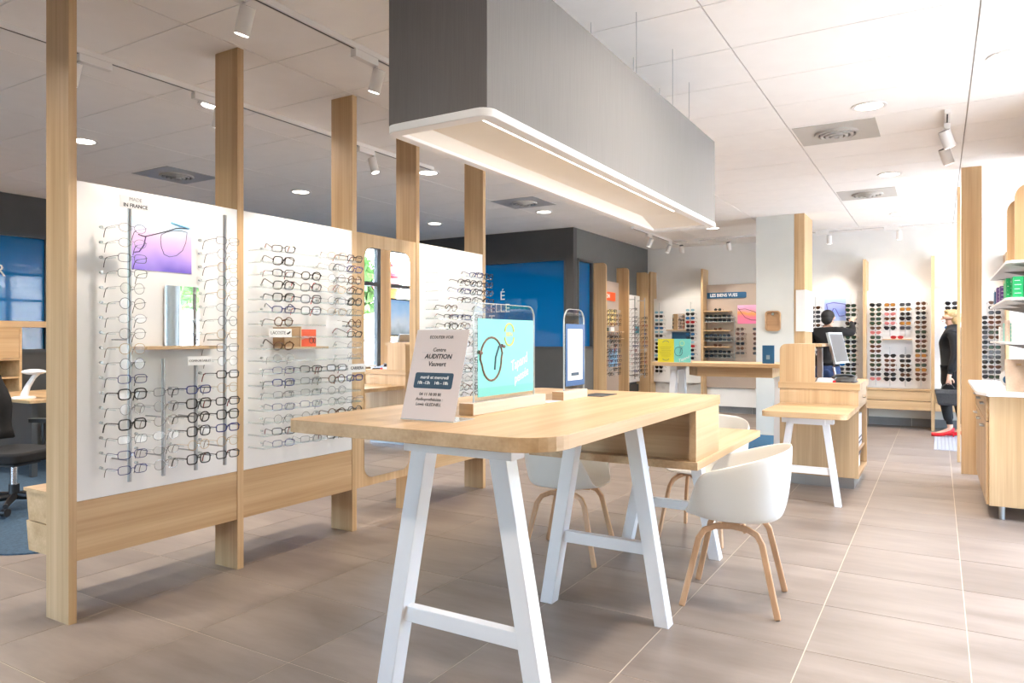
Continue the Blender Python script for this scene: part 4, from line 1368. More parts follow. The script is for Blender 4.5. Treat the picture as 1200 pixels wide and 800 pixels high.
MB().box(-1.74, -1.70, 8.738, 8.7398, 1.08, 1.13).build('code_panel', plain('muted_blue', (.2, .28, .36), .5), t)
MB().prism([(8.756, 1.0305), (8.82, 1.0305), (8.756, 1.15)], 0, -1.73, -1.70).build('strut', blueprint, t)
tag(MB().prism(rrect(-2.75, -1.12, 8.35, 10.15, .15), 2, .0005, .008).build('floor_mat', bluemat), 'dark blue floor mat at the foot of the pale column', 'mat')

# ------------------------------------------------------------------ sunglasses
LENS = {'black': plain('lens_black', (.010, .011, .013), .08), 'brown': plain('lens_brown', (.07, .03, .015), .08), 'green': plain('lens_green', (.02, .04, .025), .08), 'grey': plain('lens_grey', (.05, .05, .055), .08),
        'blue': plain('lens_blue', (.02, .12, .30), .06), 'amber': plain('lens_amber', (.32, .13, .02), .08), 'rose': plain('lens_rose', (.40, .12, .11), .08), 'red': plain('lens_red', (.32, .015, .02), .08), 'pale blue': plain('lens_paleblue', (.25, .45, .55), .06)}
SUN = []
for kind, fc, lc in (('aviator', 'gold', 'green'), ('square', 'black', 'black'), ('cat-eye', 'tortoise', 'brown'), ('round', 'tortoise', 'brown'), ('square', 'dark grey', 'grey'), ('aviator', 'black', 'black'), ('wraparound', 'black', 'blue'),
                     ('square', 'brown', 'amber'), ('cat-eye', 'pink', 'rose'), ('rectangular', 'black', 'grey'), ('square', 'tortoise', 'green'), ('wraparound', 'red', 'red'), ('round', 'black', 'black'), ('cat-eye', 'burgundy', 'brown'),
                     ('wraparound', 'white', 'pale blue')):
    ol = outline(kind, 14)
    w = max(p[0] for p in ol)
    cy = w + .008
    m = MB()
    for s in (-1, 1):
        pts = [(s * (cy + p[0]), p[1]) for p in ol]
        m.tube([(0, y, z) for y, z in pts], .002, 4, closed=True, up=(1, 0, 0))
        m.prism([(y * 1.0, z) for y, z in pts], 0, -.001, .0012, 1)
        y = s * (cy + w + .003)
        m.tube([(0, y, .008), (-.06, y, .007), (-.10, y * .98, .002), (-.125, y * .96, -.024)], .0024, 4)
    m.tube([(0, -.010, .006), (.001, 0, .008), (0, .010, .006)], .0024, 4)
    nm = {'wraparound': 'sports', 'square': 'square', 'rectangular': 'narrow'}.get(kind, kind)
    SUN.append(('%s framed %s %s lens' % (fc, nm, lc) if fc != lc else 'all %s %s' % (fc, nm), m.mesh('sunglasses', [fm[fc], LENS[lc]])))
DARK = (0, 1, 2, 4, 5, 9, 10, 12, 13, 3)
BROWN = (2, 3, 7, 13, 0, 10, 5, 4)
SPORT = (1, 6, 11, 14, 5, 1, 4)


def put_sun(pick, loc, rz, where, group, cat='sunglasses'):
    d, me = SUN[pick]
    o = bpy.data.objects.new('sunglasses', me)
    o.location = loc
    o.rotation_euler = (0, .06, rz)
    o.scale = (1.17, 1.17, 1.17)
    COL.objects.link(o)
    WORLD[o] = loc
    return tag(o, short(d + ' sunglasses,', where), cat, group)


def sun_column(x, y, rows, z0, pitch, kinds, where, group, rodlabel, seed, ztop, zbot):
    """a thin rod on a panel in front of the back wall with sunglasses one under another"""
    rr = random.Random(seed)
    t = thing('display_rod', rodlabel, 'display rod', (x, y, zbot), 0, 'thin sunglasses rods on the back wall')
    MB().cyl((x, y - .115, zbot), (x, y - .115, ztop), .004, 8).build('pole', steel, t, True)
    for z in (zbot + .02, ztop - .02):
        MB().cyl((x, y + .001, z), (x, y - .113, z), .003, 6).build('standoff', steel, t)
    n = 0
    for i in rows:
        z = z0 - pitch * i
        MB().box(x - .004, x + .004, y - .142, y - .118, z - .002, z + .003).build('bridge_hook', acrylic_edge, t)
        put_sun(rr.choice(kinds), (x, y - .134, z), -PI / 2 + rr.uniform(-.1, .1), '%s from top, %s' % (ORD[n], where), group)
        n += 1


# left part of the back wall (deeper)
YL = 12.75
bayA = thing('wall_display', 'white sunglasses display with oak posts left of the dark blue sign', 'wall display', (-4.1, 12.8, 0))
MB().prism(rrect(11.2, 12.9, 0, 2.55, .0), 0, 0, 0) if False else None
MB().prism(rrect(YL - .18, YBL - .001, 0, 2.555, .06, 6, (0, 0, 0, 1)), 0, -4.585, -4.545).build('post', wz, bayA)
MB().box(-3.615, -3.575, YL - .18, YBL - .001, 0, 2.555).build('post', wz, bayA)
MB().box(-4.545, -3.615, YL, YBL - .001, .52, 2.06).build('white_panel', panel_white, bayA)
MB().box(-4.545, -3.615, YL + .1, YBL - .001, .05, .5).build('lower_panel', panel_white, bayA)
MB().box(-4.28, -3.78, YL - .09, YL - .001, 1.467, 1.482).build('shelf', wx, bayA)
tag(MB().box(-4.2, -3.85, YL - .006, YL - .001, 1.28, 1.44).build('poster', blueprint), 'small deep blue poster under the little shelf on the back display', 'poster')
t = thing('display_mirror', 'small rounded mirror on the little shelf of the back white display', 'mirror', (-4.05, YL, 1.482))
MB().prism(rrect(-4.18, -3.95, 1.4825, 1.77, .03), 1, YL - .03, YL - .022).build('glass', mirror, t)
MB().box(-4.15, -3.98, YL - .022, YL - .0005, 1.4825, 1.74).build('backing', panel_white, t)
G = 'sunglasses on the left white back display'
sun_column(-4.40, YL, range(16), 1.80, .0716, SPORT, 'left rod of the white back display', G, 'thin rod at the left of the white back display', 11, 1.98, .66)
sun_column(-3.82, YL, range(13), 1.83, .0716, SPORT, 'right rod of the white back display', G, 'thin rod at the right of the white back display', 12, 1.98, .85)
bayB = thing('wall_display', 'taupe sunglasses display under the dark blue sign', 'wall display', (-3.0, 12.8, 0))
MB().box(-3.575, -2.20, YL + .05, YBL - .001, .45, 2.28).build('taupe_panel', taupe, bayB)
MB().box(-3.575, -2.20, YL + .08, YBL - .001, .12, .44).build('lower_panel', panel_white, bayB)
for n, z in enumerate((1.792, 1.452, 1.165)):
    MB().box(-3.57, -3.12, YL - .17, YL + .05, z, z + .016).build('wood_shelf', wx, bayB)
    for q in (1, 2):
        MB().box(-3.57, -3.06, YL - .15, YL + .05, z - .03 - .075 * q, z - .025 - .075 * q).build('clear_shelf', acrylic_edge, bayB)
MB().cyl((-3.05, YL - .1, .95), (-3.05, YL - .1, 1.72), .006, 8).build('pole', steel, bayB)
t = thing('display_sign', 'dark blue sign with bold white lettering on the taupe display', 'sign', (-3.2, YL + .03, 2.04))
MB().prism(rrect(-3.565, -2.88, 2.035, 2.14, .02, 4, (0, 1, 1, 0)), 1, YL + .035, YL + .0495).build('board', blueprint, t)
text('lettering', 'LES BIENS VUES', .078, (-3.27, YL + .0345, 2.087), '-Y', t, paper, bold=.0012, sx=.90)
t = thing('poster', 'pink and orange sunset poster of sunglasses on the taupe display', 'poster', (-2.8, YL, 1.6))
MB().box(-3.03, -2.6, YL + .042, YL + .0495, 1.58, 1.905).build('print', gradient('sunset_print', [(0, (.75, .16, .35)), (.35, (.80, .18, .25)), (.55, (.85, .33, .06)), (.75, (.75, .32, .5)), (1, (.78, .45, .68))], 2, -.02, .305), t)
MB().tube([(-3.02, YL + .041, 1.85), (-2.97, YL + .041, 1.78), (-2.90, YL + .041, 1.69), (-2.80, YL + .041, 1.645), (-2.70, YL + .041, 1.64)], .005, 5).tube([(-3.02, YL + .041, 1.83), (-2.9, YL + .041, 1.84), (-2.75, YL + .041, 1.79), (-2.62, YL + .041, 1.70)], .004, 5).build('printed_frame', ink, t)
G = 'sunglasses on the taupe back display'
rr = random.Random(5)
for n, z in enumerate((1.792, 1.452, 1.165)):
    sh = ('upper', 'middle', 'lower')[n]
    put_sun(2 if n else 12, (-3.33, YL - .13, z + .034), -PI / 2, 'alone on the %s wooden shelf of the taupe display' % sh, G)
    for q in (1, 2):
        for k in range(3):
            put_sun(rr.choice((1, 5, 12, 9)), (-3.49 + .155 * k, YL - .11, z - .025 - .075 * q + .022), -PI / 2, '%s of three, %s tier below the %s wooden shelf' % (('left', 'middle', 'right')[k], ('first', 'second')[q - 1], sh), G)
for k, x in enumerate((-2.955, -2.67)):
    t = thing('display_rod', 'clear rack of sunglasses, %s one right of the taupe shelves' % ('left', 'right')[k], 'display rod', (x, YL, .98), 0, 'racks on the taupe display')
    MB().cyl((x, YL - .07, .98), (x, YL - .07, 1.52), .004, 8).build('pole', steel, t)
    MB().cyl((x, YL - .07, 1.3), (x, YL + .051, 1.3), .003, 6).build('standoff', steel, t)
    for i in range(6):
        z = 1.485 - .083 * i
        MB().box(x - .006, x + .006, YL - .10, YL - .07, z - .002, z + .003).build('bridge_hook', acrylic_edge, t)
        put_sun(rr.choice((1, 3, 12, 13, 9)), (x, YL - .09, z), -PI / 2, '%s from top on the %s rack of the taupe display' % (ORD[i], ('left', 'right')[k]), G)

# grey side wall displays
bay = thing('wall_display', 'oak fins with taupe and white glasses panels on the grey wall', 'wall display', (-4.6, 11.4, 0))
for y in (10.43, 11.38, 12.32):
    MB().prism(rrect(-4.719, -4.505, 0, 2.52, .06, 6, (0, 0, 1, 0)), 1, y, y + .04).build('fin', wz, bay)
MB().box(-4.719, -4.68, 10.47, 11.38, .30, 2.27).build('taupe_panel', taupe, bay)
MB().box(-4.719, -4.66, 11.42, 12.32, .55, 2.09).build('white_panel', panel_white, bay)
MB().box(-4.68, -4.55, 10.5, 11.3, 1.425, 1.44).build('wood_shelf', wy, bay)
MB().box(-4.68, -4.55, 10.5, 11.3, 1.315, 1.33).build('wood_shelf', wy, bay)
MB().box(-4.719, -4.68, 11.42, 12.32, .2, .5).build('base_board', dark_wall, bay)
t = thing('display_sign', 'orange sign with white letters on the taupe side panel', 'sign', (-4.67, 10.9, 2.0))
MB().box(-4.68, -4.665, 10.55, 11.2, 1.95, 2.09).build('board', orange, t)
text('lettering', 'ACTION', .085, (-4.6645, 10.96, 2.02), '+X', t, paper, 'RIGHT', bold=.003)
bpy.context.view_layer.update()
tag(MB().box(-4.679, -4.673, 10.9, 11.25, 1.54, 1.80).build('poster', plain('cream_yellow', (.75, .62, .28), .5)), 'pale yellow poster behind glasses on the taupe side panel', 'poster')
tag(MB().box(-4.679, -4.673, 10.95, 11.3, .85, 1.15).build('poster', plain('sky_print', (.25, .50, .75), .5)), 'light blue poster low on the taupe side panel', 'poster')
tag(MB().box(-4.659, -4.654, 12.05, 12.27, 1.42, 1.54).build('poster', plain('sea_print', (.05, .32, .42), .5)), 'small teal poster on the white side panel', 'poster')
t = tag(MB().box(-4.65, -4.58, 10.62, 10.72, 1.4405, 1.50).build('eyeglass_case', plain('dark_green', (.02, .06, .04), .5)), 'dark green case on the side wall shelf', 'case')
t = tag(MB().box(-4.65, -4.58, 10.8, 10.95, 1.4405, 1.51).build('price_card', paper), 'white card on the side wall shelf', 'card')
eye_small = []
for k in range(len(EYE_KINDS['bold'])):
    d, (fr, ln, tmm) = EYE_KINDS['bold'][k]
    bm = bmesh.new()
    for me in (fr, tmm[-1], tmm[1]):
        bm.from_mesh(me)
    me = bpy.data.meshes.new('eyeglasses')
    bm.to_mesh(me)
    bm.free()
    me.materials.append(fr.materials[0])
    me.materials.append(tmm[1].materials[1])
    eye_small.append((d, me))
G = 'eyeglasses on the grey side wall'


def put_eye(loc, rz, where, rr):
    d, me = rr.choice(eye_small)
    o = bpy.data.objects.new('eyeglasses', me)
    o.location = loc
    o.rotation_euler = (0, 0, rz)
    COL.objects.link(o)
    tag(o, short(d + ' eyeglasses,', where), 'eyeglasses', G)


rr = random.Random(9)
for blk, (nm, z0, nrow) in enumerate((('top block', 1.77, 4), ('middle block', 1.42, 5), ('bottom block', 1.10, 6))):
    for c, y in enumerate((10.72, 10.9, 11.08)):
        t = thing('display_rod', 'clear rack, %s from left, %s of the taupe side panel' % (ORD[c], nm), 'display rod', (-4.68, y, z0 - .07 * nrow), 0, 'racks on the grey side wall')
        MB().cyl((-4.56, y, z0 - .07 * nrow + .02), (-4.56, y, z0 + .03), .004, 6).build('pole', steel, t)
        MB().cyl((-4.681, y, z0 - .05), (-4.56, y, z0 - .05), .003, 6).build('standoff', steel, t)
        for i in range(nrow):
            put_eye((-4.545, y, z0 - .07 * i), rr.uniform(-.2, .1), '%s down, %s column, %s of the taupe side panel' % (ORD[i], ORD[c], nm), rr)
for c, (y, zt, i0) in enumerate(((11.72, 2.05, 0), (11.95, 1.25, 11), (12.2, 2.05, 2))):
    nm = ('left', 'middle', 'right')[c]
    t = thing('display_rod', 'metal rod, %s one on the white side panel by the back corner' % nm, 'display rod', (-4.66, y, .62), 0, 'rods on the grey side wall')
    MB().cyl((-4.52, y, .62), (-4.52, y, zt), .009, 10).build('pole', steel, t, True)
    for z in (.68, zt - .05):
        MB().cyl((-4.661, y, z), (-4.52, y, z), .006, 8).build('standoff', steel, t)
    for n, i in enumerate(range(i0, 17)):
        put_eye((-4.50, y, ROWZ[i] - .02), rr.uniform(-.2, .1), '%s from top on the %s rod of the white side panel' % (ORD[n], nm), rr)

# right part of the back wall
YP = 12.08


def back_bay(x0, x1, label, post=True, x1p=True):
    t = thing('wall_display', label, 'wall display', ((x0 + x1) / 2, 12.2, 0))
    MB().box(x0, x1, YP, YB - .001, .585, 2.045).build('white_panel', panel_white, t)
    MB().box(x0, x1, YP - .22, YB - .001, .565, .584).build('ledge', wx, t)
    for z0, z1 in ((.42, .56), (.283, .412)):
        MB().box(x0 + .004, x1 - .004, YP - .21, YB - .001, z0, z1).build('drawer', wx, t, bevel=.004)
    if post:
        MB().box(x1, x1 + .042, YP - .20, YB - .001, 0, 2.51).build('post', wz, t, bevel=.0015)
    return t


back_bay(-1.86, -.975, 'white sunglasses display behind the man in black')
back_bay(-.933, -.092, 'white sunglasses display with four rods in front of the back wall')
back_bay(-.05, .79, 'white sunglasses display behind the woman in black')
back_bay(.832, 1.72, 'white sunglasses display beyond the right timber post', post=False)
GC, GD, GE = 'sunglasses behind the man', 'sunglasses on the four rod display', 'sunglasses behind the woman'
Z0, PT = 1.822, .0688
sun_column(-1.645, YP, range(12), 1.80, PT, (0, 2, 10, 4), 'rod left of the man in black', GC, 'thin rod left of the man in black', 21, 1.97, .9)
sun_column(-1.31, YP, range(5, 17), Z0, PT, (1, 4, 6), 'rod hidden behind the man in black', GC, 'thin rod hidden behind the man in black', 22, 1.4, .66)
sun_column(-1.145, YP, range(17), Z0, PT, (0, 1, 10, 4, 12, 5), 'rod right of the man in black', GC, 'thin rod right of the man in black', 23, 2.0, .66)
sun_column(-.81, YP, range(17), Z0, PT, (8, 10, 0, 7, 2, 4, 5, 13), 'first of four rods', GD, 'first of four rods on the four rod display', 24, 2.0, .62)
sun_column(-.62, YP, range(6), Z0, PT, (2, 13, 8, 7, 5), 'second of four rods, upper', GD, 'second rod, upper half, on the four rod display', 25, 2.0, 1.36)
sun_column(-.62, YP, range(11, 17), Z0, PT, (2, 5, 4, 13), 'second of four rods, lower', GD, 'second rod, lower half, on the four rod display', 26, 1.2, .62)
sun_column(-.42, YP, range(6), Z0, PT, (12, 8, 7, 4, 5), 'third of four rods, upper', GD, 'third rod, upper half, on the four rod display', 27, 2.0, 1.36)
sun_column(-.42, YP, range(11, 17), Z0, PT, (4, 3, 10, 5, 1), 'third of four rods, lower', GD, 'third rod, lower half, on the four rod display', 28, 1.2, .62)
sun_column(-.222, YP, range(17), Z0 + .01, PT, (2, 7, 12, 13, 3, 10), 'fourth of four rods', GD, 'fourth of four rods on the four rod display', 29, 2.0, .62)
sun_column(.155, YP, range(12), Z0, PT, (2, 7, 8, 6, 5), 'rod behind the head of the woman', GE, 'thin rod behind the woman in black', 30, 1.97, .95)
sun_column(.515, YP, range(3, 17), Z0, PT, (1, 4, 5, 12), 'rod just right of the timber post', GE, 'thin rod just right of the timber post', 31, 1.65, .62)
sun_column(.668, YP, range(17), Z0, PT, (2, 4, 12, 10, 13), 'rod beside the right shelves', GE, 'thin rod beside the right shelves', 32, 2.0, .62)
t = thing('display_shelf', 'little wooden shelf between the rods of the four rod display', 'shelf', (-.52, YP, 1.30))
MB().box(-.72, -.335, YP - .14, YP, 1.305, 1.318).build('board', wx, t)
put_sun(11, (-.53, YP - .09, 1.341), -PI / 2, 'lying on the little shelf of the four rod display', GD)
t = thing('poster', 'blue and violet poster of shield sunglasses above the man', 'poster', (-1.38, YP, 1.6))
MB().box(-1.53, -1.225, YP - .006, YP - .0005, 1.60, 1.935).build('print', gradient('shield_print', [(0, (.45, .55, .85)), (.4, (.25, .35, .75)), (.7, (.45, .5, .85)), (1, (.55, .8, .92))], 2, 0, .335), t)
MB().tube([(-1.50, YP - .007, 1.86), (-1.40, YP - .007, 1.88), (-1.23, YP - .007, 1.85), (-1.23, YP - .007, 1.68), (-1.32, YP - .007, 1.67), (-1.37, YP - .007, 1.78), (-1.40, YP - .007, 1.79), (-1.43, YP - .007, 1.72), (-1.48, YP - .007, 1.74)], .007, 5, closed=True, up=(0, 1, 0)).build('printed_frame', plain('print_violet', (.12, .08, .45), .4), t)
# entrance grating
t = thing('door_mat', 'pale grey perforated entrance mat under the woman in red shoes', 'mat', (.55, 10.7, 0))
MB().box(-.05, 1.7, 9.88, 11.5, .0005, .006).build('base', plain('mat_base', (.30, .30, .31), .6), t)
g = MB()
for i in range(43):
    for j in range(39):
        g.box(-.045 + .04 * i, -.019 + .04 * i, 9.89 + .041 * j, 9.918 + .041 * j, .006, .0085)
o = g.build('studs', plain('pale_rubber', (.38, .38, .39), .6), t)
o['kind'] = 'stuff'

# ------------------------------------------------------------------ office at the left
tag(MB().prism(rrect(-9.18, -4.70, 2.10, 9.6, .42, 8, (0, 1, 0, 0)), 2, .0005, .010).build('carpet', carpet), 'dark blue office carpet with a rounded corner behind the partition', 'carpet')
t = thing('office_cabinet', 'oak cabinet with open niche against the blue office glazing', 'cabinet', (-8.95, 3.2, 0))
b = MB().box(-9.17, -8.72, 2.3, 2.325, .08, 1.45).box(-9.17, -8.72, 3.985, 4.01, .08, 1.45).box(-9.17, -9.15, 2.325, 3.985, .08, 1.45)
b.box(-9.15, -8.72, 2.325, 3.985, 1.425, 1.45).box(-9.15, -8.72, 2.325, 3.985, 1.085, 1.11).box(-9.15, -8.72, 2.325, 3.985, .645, .67).box(-9.15, -8.72, 2.325, 3.985, .08, .105)
b.build('carcass', wy, t)
MB().box(-9.15, -8.73, 2.325, 3.985, .885, .905).build('niche_shelf', wy, t)
for y0, y1 in ((2.33, 3.15), (3.16, 3.98)):
    MB().box(-8.735, -8.715, y0, y1, 1.112, 1.424).build('door', wy, t)
    MB().box(-8.735, -8.715, y0, y1, .107, .644).build('door', wy, t)
MB().box(-9.1, -8.76, 2.34, 3.97, .012, .08).build('plinth', dark_frame, t)
t = thing('window_ledge', 'oak ledge running along the blue office glazing', 'ledge', (-9.15, 4, 1.46))
MB().box(-9.178, -9.0, 2.3, 9.2, 1.455, 1.525).build('board', wy, t)
t = thing('office_desk', 'oak office desk behind the foremost timber post', 'desk', (-8.0, 4.0, 0))
MB().box(-8.70, -7.3, 3.42, 5.0, .715, .745).build('desktop', wx, t, bevel=.003)
for x in (-8.6, -7.4):
    for y in (3.5, 4.92):
        MB().box(x - .025, x + .025, y - .025, y + .025, .0105, .714).build('leg', dark_frame, t)
MB().box(-8.6, -7.4, 3.5, 3.52, .25, .70).build('modesty_panel', dark_frame, t)
t = thing('desk_lamp', 'white desk lamp with bent arm on the office desk', 'lamp', (-7.5, 3.6, .745))
MB().lathe([(.10, 0), (.10, .012), (.085, .02), (.015, .024)], 24, (-7.62, 3.52, .7455)).build('base', white, t, True)
MB().tube([(-7.62, 3.52, .765), (-7.61, 3.55, .86), (-7.60, 3.60, .95), (-7.58, 3.63, .985)], [.035, .026, .022, .02], 10).build('arm', white, t, True)
MB().ball((-7.60, 3.60, 1.0), .13, .10, .028, 16, 8).build('head', white, t, True)
t = thing('office_chair', 'black swivel office chair with armrests behind the partition', 'chair', (-6.1, 2.75, 0.0105), .35)
for k in range(5):
    a = 2 * PI * k / 5 + .3
    MB().tube([(0, 0, .11), (.16 * math.cos(a), .16 * math.sin(a), .10), (.29 * math.cos(a), .29 * math.sin(a), .085)], [.03, .024, .018], 8).build('base_arm', black, t, True, local=True)
    MB().cyl((.29 * math.cos(a) - .02, .29 * math.sin(a), .042), (.29 * math.cos(a) + .02, .29 * math.sin(a), .042), .03, 14).build('castor', black, t, True, local=True)
MB().cyl((0, 0, .1), (0, 0, .36), .026, 14).build('gas_column', chrome, t, True, local=True)
MB().cyl((0, 0, .10), (0, 0, .20), .036, 14).build('column_sleeve', black, t, True, local=True)
MB().prism(rrect(-.24, .25, -.25, .25, .08), 2, .385, .47).build('seat', blackcloth, t, True, bevel=.02, local=True)
MB().box(-.12, .12, -.12, .12, .35, .385).build('tilt_box', black, t, local=True)
bk = MB()
n = 9
vs, fs = [], []
for i in range(n):
    z = .52 + .50 * i / (n - 1)
    for j in range(9):
        s = -1 + j / 4
        hw = .22 * (1 - .18 * (abs(i - 3) / 6) ** 2)
        vs.append((-.27 - .10 * i / (n - 1) + .05 * s * s - .02 * math.sin(i), s * hw, z))
fs = [(i * 9 + j, i * 9 + j + 1, (i + 1) * 9 + j + 1, (i + 1) * 9 + j) for i in range(n - 1) for j in range(8)]
o = bk.add(vs, fs).build('backrest', blackcloth, t, 'all', local=True)
q = o.modifiers.new('thickness', 'SOLIDIFY')
q.thickness = .03
MB().tube([(-.10, 0, .37), (-.24, 0, .40), (-.30, 0, .50), (-.31, 0, .62)], .022, 8).build('back_bracket', black, t, True, local=True)
for s in (-1, 1):
    MB().tube([(-.02, s * .2, .40), (-.02, s * .29, .42), (-.02, s * .295, .52), (-.02, s * .29, .64)], .02, 8).build('arm_post', black, t, True, local=True)
    MB().prism(rrect(-.14, .14, s * .29 - .045, s * .29 + .045, .03), 2, .64, .67).build('arm_pad', black, t, True, local=True)


# ------------------------------------------------------------------ people
def skin_mesh(name, V, E, root, mats, parent, mat_fn=None, sub=2):
    """one vertex per joint with a radius, grown by a Skin modifier; local coordinates of the parent"""
    me = bpy.data.meshes.new(name)
    bm = bmesh.new()
    bm.verts.layers.skin.verify()
    bv = [bm.verts.new(v[:3]) for v in V]
    for a, b in E:
        bm.edges.new((bv[a], bv[b]))
    bm.to_mesh(me)
    bm.free()
    o = bpy.data.objects.new(name, me)
    COL.objects.link(o)
    o.modifiers.new('skin', 'SKIN')
    sv = me.skin_vertices[0].data
    for i, v in enumerate(V):
        r = v[3]
        sv[i].radius = r if isinstance(r, tuple) else (r, r)
        sv[i].use_root = (i == root)
    o.modifiers[0].use_smooth_shade = True
    q = o.modifiers.new('sub', 'SUBSURF')
    q.levels = q.render_levels = sub
    dg = bpy.context.evaluated_depsgraph_get()
    m2 = bpy.data.meshes.new_from_object(o.evaluated_get(dg))
    m2.name = name
    bpy.data.objects.remove(o)
    m2.materials.clear()
    for m in mats:
        m2.materials.append(m)
    if mat_fn:
        for p in m2.polygons:
            p.material_index = mat_fn(p.center)
    o = bpy.data.objects.new(name, m2)
    COL.objects.link(o)
    if parent:
        o.parent = parent
        WORLD[o] = WORLD[parent]
    return o


def hand(V, E, wi, p, d, side, curl):
    """palm + five finger chains grown from the wrist vertex wi, pointing along d"""
    d = Vector(d).normalized()
    s = Vector(side).normalized()
    nrm = d.cross(s).normalized()
    p = Vector(p)
    V.append(tuple(p + d * .045) + ((.022, .036),))
    E.append((wi, len(V) - 1))
    pi_ = len(V) - 1
    for k, (off, ln) in enumerate(((-.026, .065), (-.009, .078), (.009, .074), (.026, .058))):
        b = p + d * .082 + s * off
        V.append(tuple(b) + (.0085,))
        E.append((pi_, len(V) - 1))
        c = b + d * ln * .5 * math.cos(curl * .5) + nrm * ln * .5 * math.sin(curl * .5)
        V.append(tuple(c) + (.0078,))
        E.append((len(V) - 2, len(V) - 1))
        e = c + d * ln * .5 * math.cos(curl * 1.3) + nrm * ln * .5 * math.sin(curl * 1.3)
        V.append(tuple(e) + (.0068,))
        E.append((len(V) - 2, len(V) - 1))
    b = p + d * .035 - s * .038
    V.append(tuple(b) + (.010,))
    E.append((pi_, len(V) - 1))
    V.append(tuple(b + d * .035 - s * .018 + nrm * .01) + (.009,))
    E.append((len(V) - 2, len(V) - 1))
    V.append(tuple(b + d * .058 - s * .016 + nrm * .018) + (.0075,))
    E.append((len(V) - 2, len(V) - 1))


def head_graph(V, E, neck, c, fwd, k=1.0):
    """skull, jaw, nose and ears; fwd = unit vector the face looks along"""
    c = Vector(c)
    f = Vector(fwd).normalized()
    u = Vector((0, 0, 1))
    s = f.cross(u).normalized()

    def A(p, r, par):
        V.append(tuple(p) + (r,))
        E.append((par, len(V) - 1))
        return len(V) - 1
    a = A(c - u * .055 * k - f * .012, .058 * k, neck)
    b = A(c + u * .0 - f * .01, (.080 * k, .088 * k), a)
    A(c + u * .055 * k - f * .015, (.070 * k, .078 * k), b)
    j = A(c - u * .075 * k + f * .05 * k, .034 * k, a)
    n = A(c - u * .015 * k + f * .085 * k, .014 * k, b)
    A(c - u * .03 * k + f * .108 * k, .011 * k, n)
    for q in (-1, 1):
        A(c - u * .012 * k + s * q * .083 * k - f * .015, .014 * k, b)


def face_bits(parent, c, fwd, k=1.0, lip=None):
    c = Vector(c)
    f = Vector(fwd).normalized()
    u = Vector((0, 0, 1))
    s = f.cross(u).normalized()
    for q in (-1, 1):
        p = c + u * .008 * k + f * .080 * k + s * q * .032 * k
        MB().ball(p, .011, .011, .008, 8, 6).build('eye', ink, parent, True, local=True)
        p2 = p + u * .022 + f * .002
        MB().tube([p2 - s * .016, p2 + u * .003, p2 + s * .016], .0035, 5).build('eyebrow', darkhair, parent, local=True)
    p = c - u * .058 * k + f * .081 * k
    MB().tube([p - s * .022, p + f * .006, p + s * .022], .006, 6).build('mouth', lip or plain('lips', (.42, .14, .12), .5), parent, True, local=True)


# woman in black, walking in from the right, looking left (-x)
wm = thing('person', 'blonde person in black coat and red heels carrying a black bag', 'person', (.15, 11.3, .0055))
FW = (-1, 0, 0)
V = [(0.02, 0, .96, (.115, .15)), (.015, 0, 1.09, (.09, .125)), (.0, 0, 1.26, (.10, .145)), (.02, 0, 1.38, (.075, .12)), (.005, 0, 1.455, .052), (-.01, 0, 1.505, .048)]
E = [(0, 1), (1, 2), (2, 3), (3, 4), (4, 5)]
head_graph(V, E, 5, (-.02, 0, 1.605), FW, .98)
for s in (-1, 1):
    i = len(V)
    V += [(.02, s * .165, 1.385, .052), (.055, s * .20, 1.12, .042), (-.02 if s < 0 else .06, s * .205, .87, .030), (-.03 if s < 0 else .05, s * .205, .82, .026)]
    E += [(3, i), (i, i + 1), (i + 1, i + 2), (i + 2, i + 3)]
    hand(V, E, i + 3, (V[i + 3][0], V[i + 3][1], V[i + 3][2]), (-.05, 0, -1), (-1, 0, 0), 1.2)
for s, dx in ((-1, -.06), (1, .10)):
    i = len(V)
    V += [(.02, s * .085, .88, .105), (dx - .02, s * .08, .50, .065), (dx + .04, s * .075, .17, .042), (dx + .045, s * .075, .10, .036), (dx - .07, s * .075, .045, (.028, .036)), (dx - .14, s * .075, .032, (.018, .03))]
    E += [(0, i), (i, i + 1), (i + 1, i + 2), (i + 2, i + 3), (i + 3, i + 4), (i + 4, i + 5)]
skin_mesh('body', V, E, 0, [skin, blackcloth], wm, lambda p: 0 if p.z > 1.425 or p.z < .17 or (abs(p.y) > .16 and p.z < .845) else 1)
face_bits(wm, (-.02, 0, 1.605), FW, .98)
# coat
V = [(.02, 0, .62, (.165, .20)), (.02, 0, .80, (.162, .20)), (0.02, 0, .96, (.155, .19)), (.02, 0, 1.10, (.145, .175)), (.01, 0, 1.27, (.145, .178)), (.02, 0, 1.39, (.105, .15)), (.022, 0, 1.465, (.082, .088)), (.02, 0, 1.52, (.072, .074))]
E = [(k, k + 1) for k in range(7)]
for s in (-1, 1):
    i = len(V)
    V += [(.02, s * .165, 1.385, .076), (.055, s * .215, 1.12, .070), (-.015 if s < 0 else .06, s * .215, .86, .056)]
    E += [(5, i), (i, i + 1), (i + 1, i + 2)]
skin_mesh('coat', V, E, 3, [blackcloth], wm)
V, E = [(.02, 0, .90, (.12, .15)), (.02, 0, 1.0, (.11, .14))], [(0, 1)]
for s, dx in ((-1, -.06), (1, .10)):
    i = len(V)
    V += [(.02, s * .085, .84, .115), (dx - .015, s * .08, .50, .082), (dx + .03, s * .076, .20, .062)]
    E += [(0, i), (i, i + 1), (i + 1, i + 2)]
skin_mesh('trousers', V, E, 0, [blackcloth], wm)
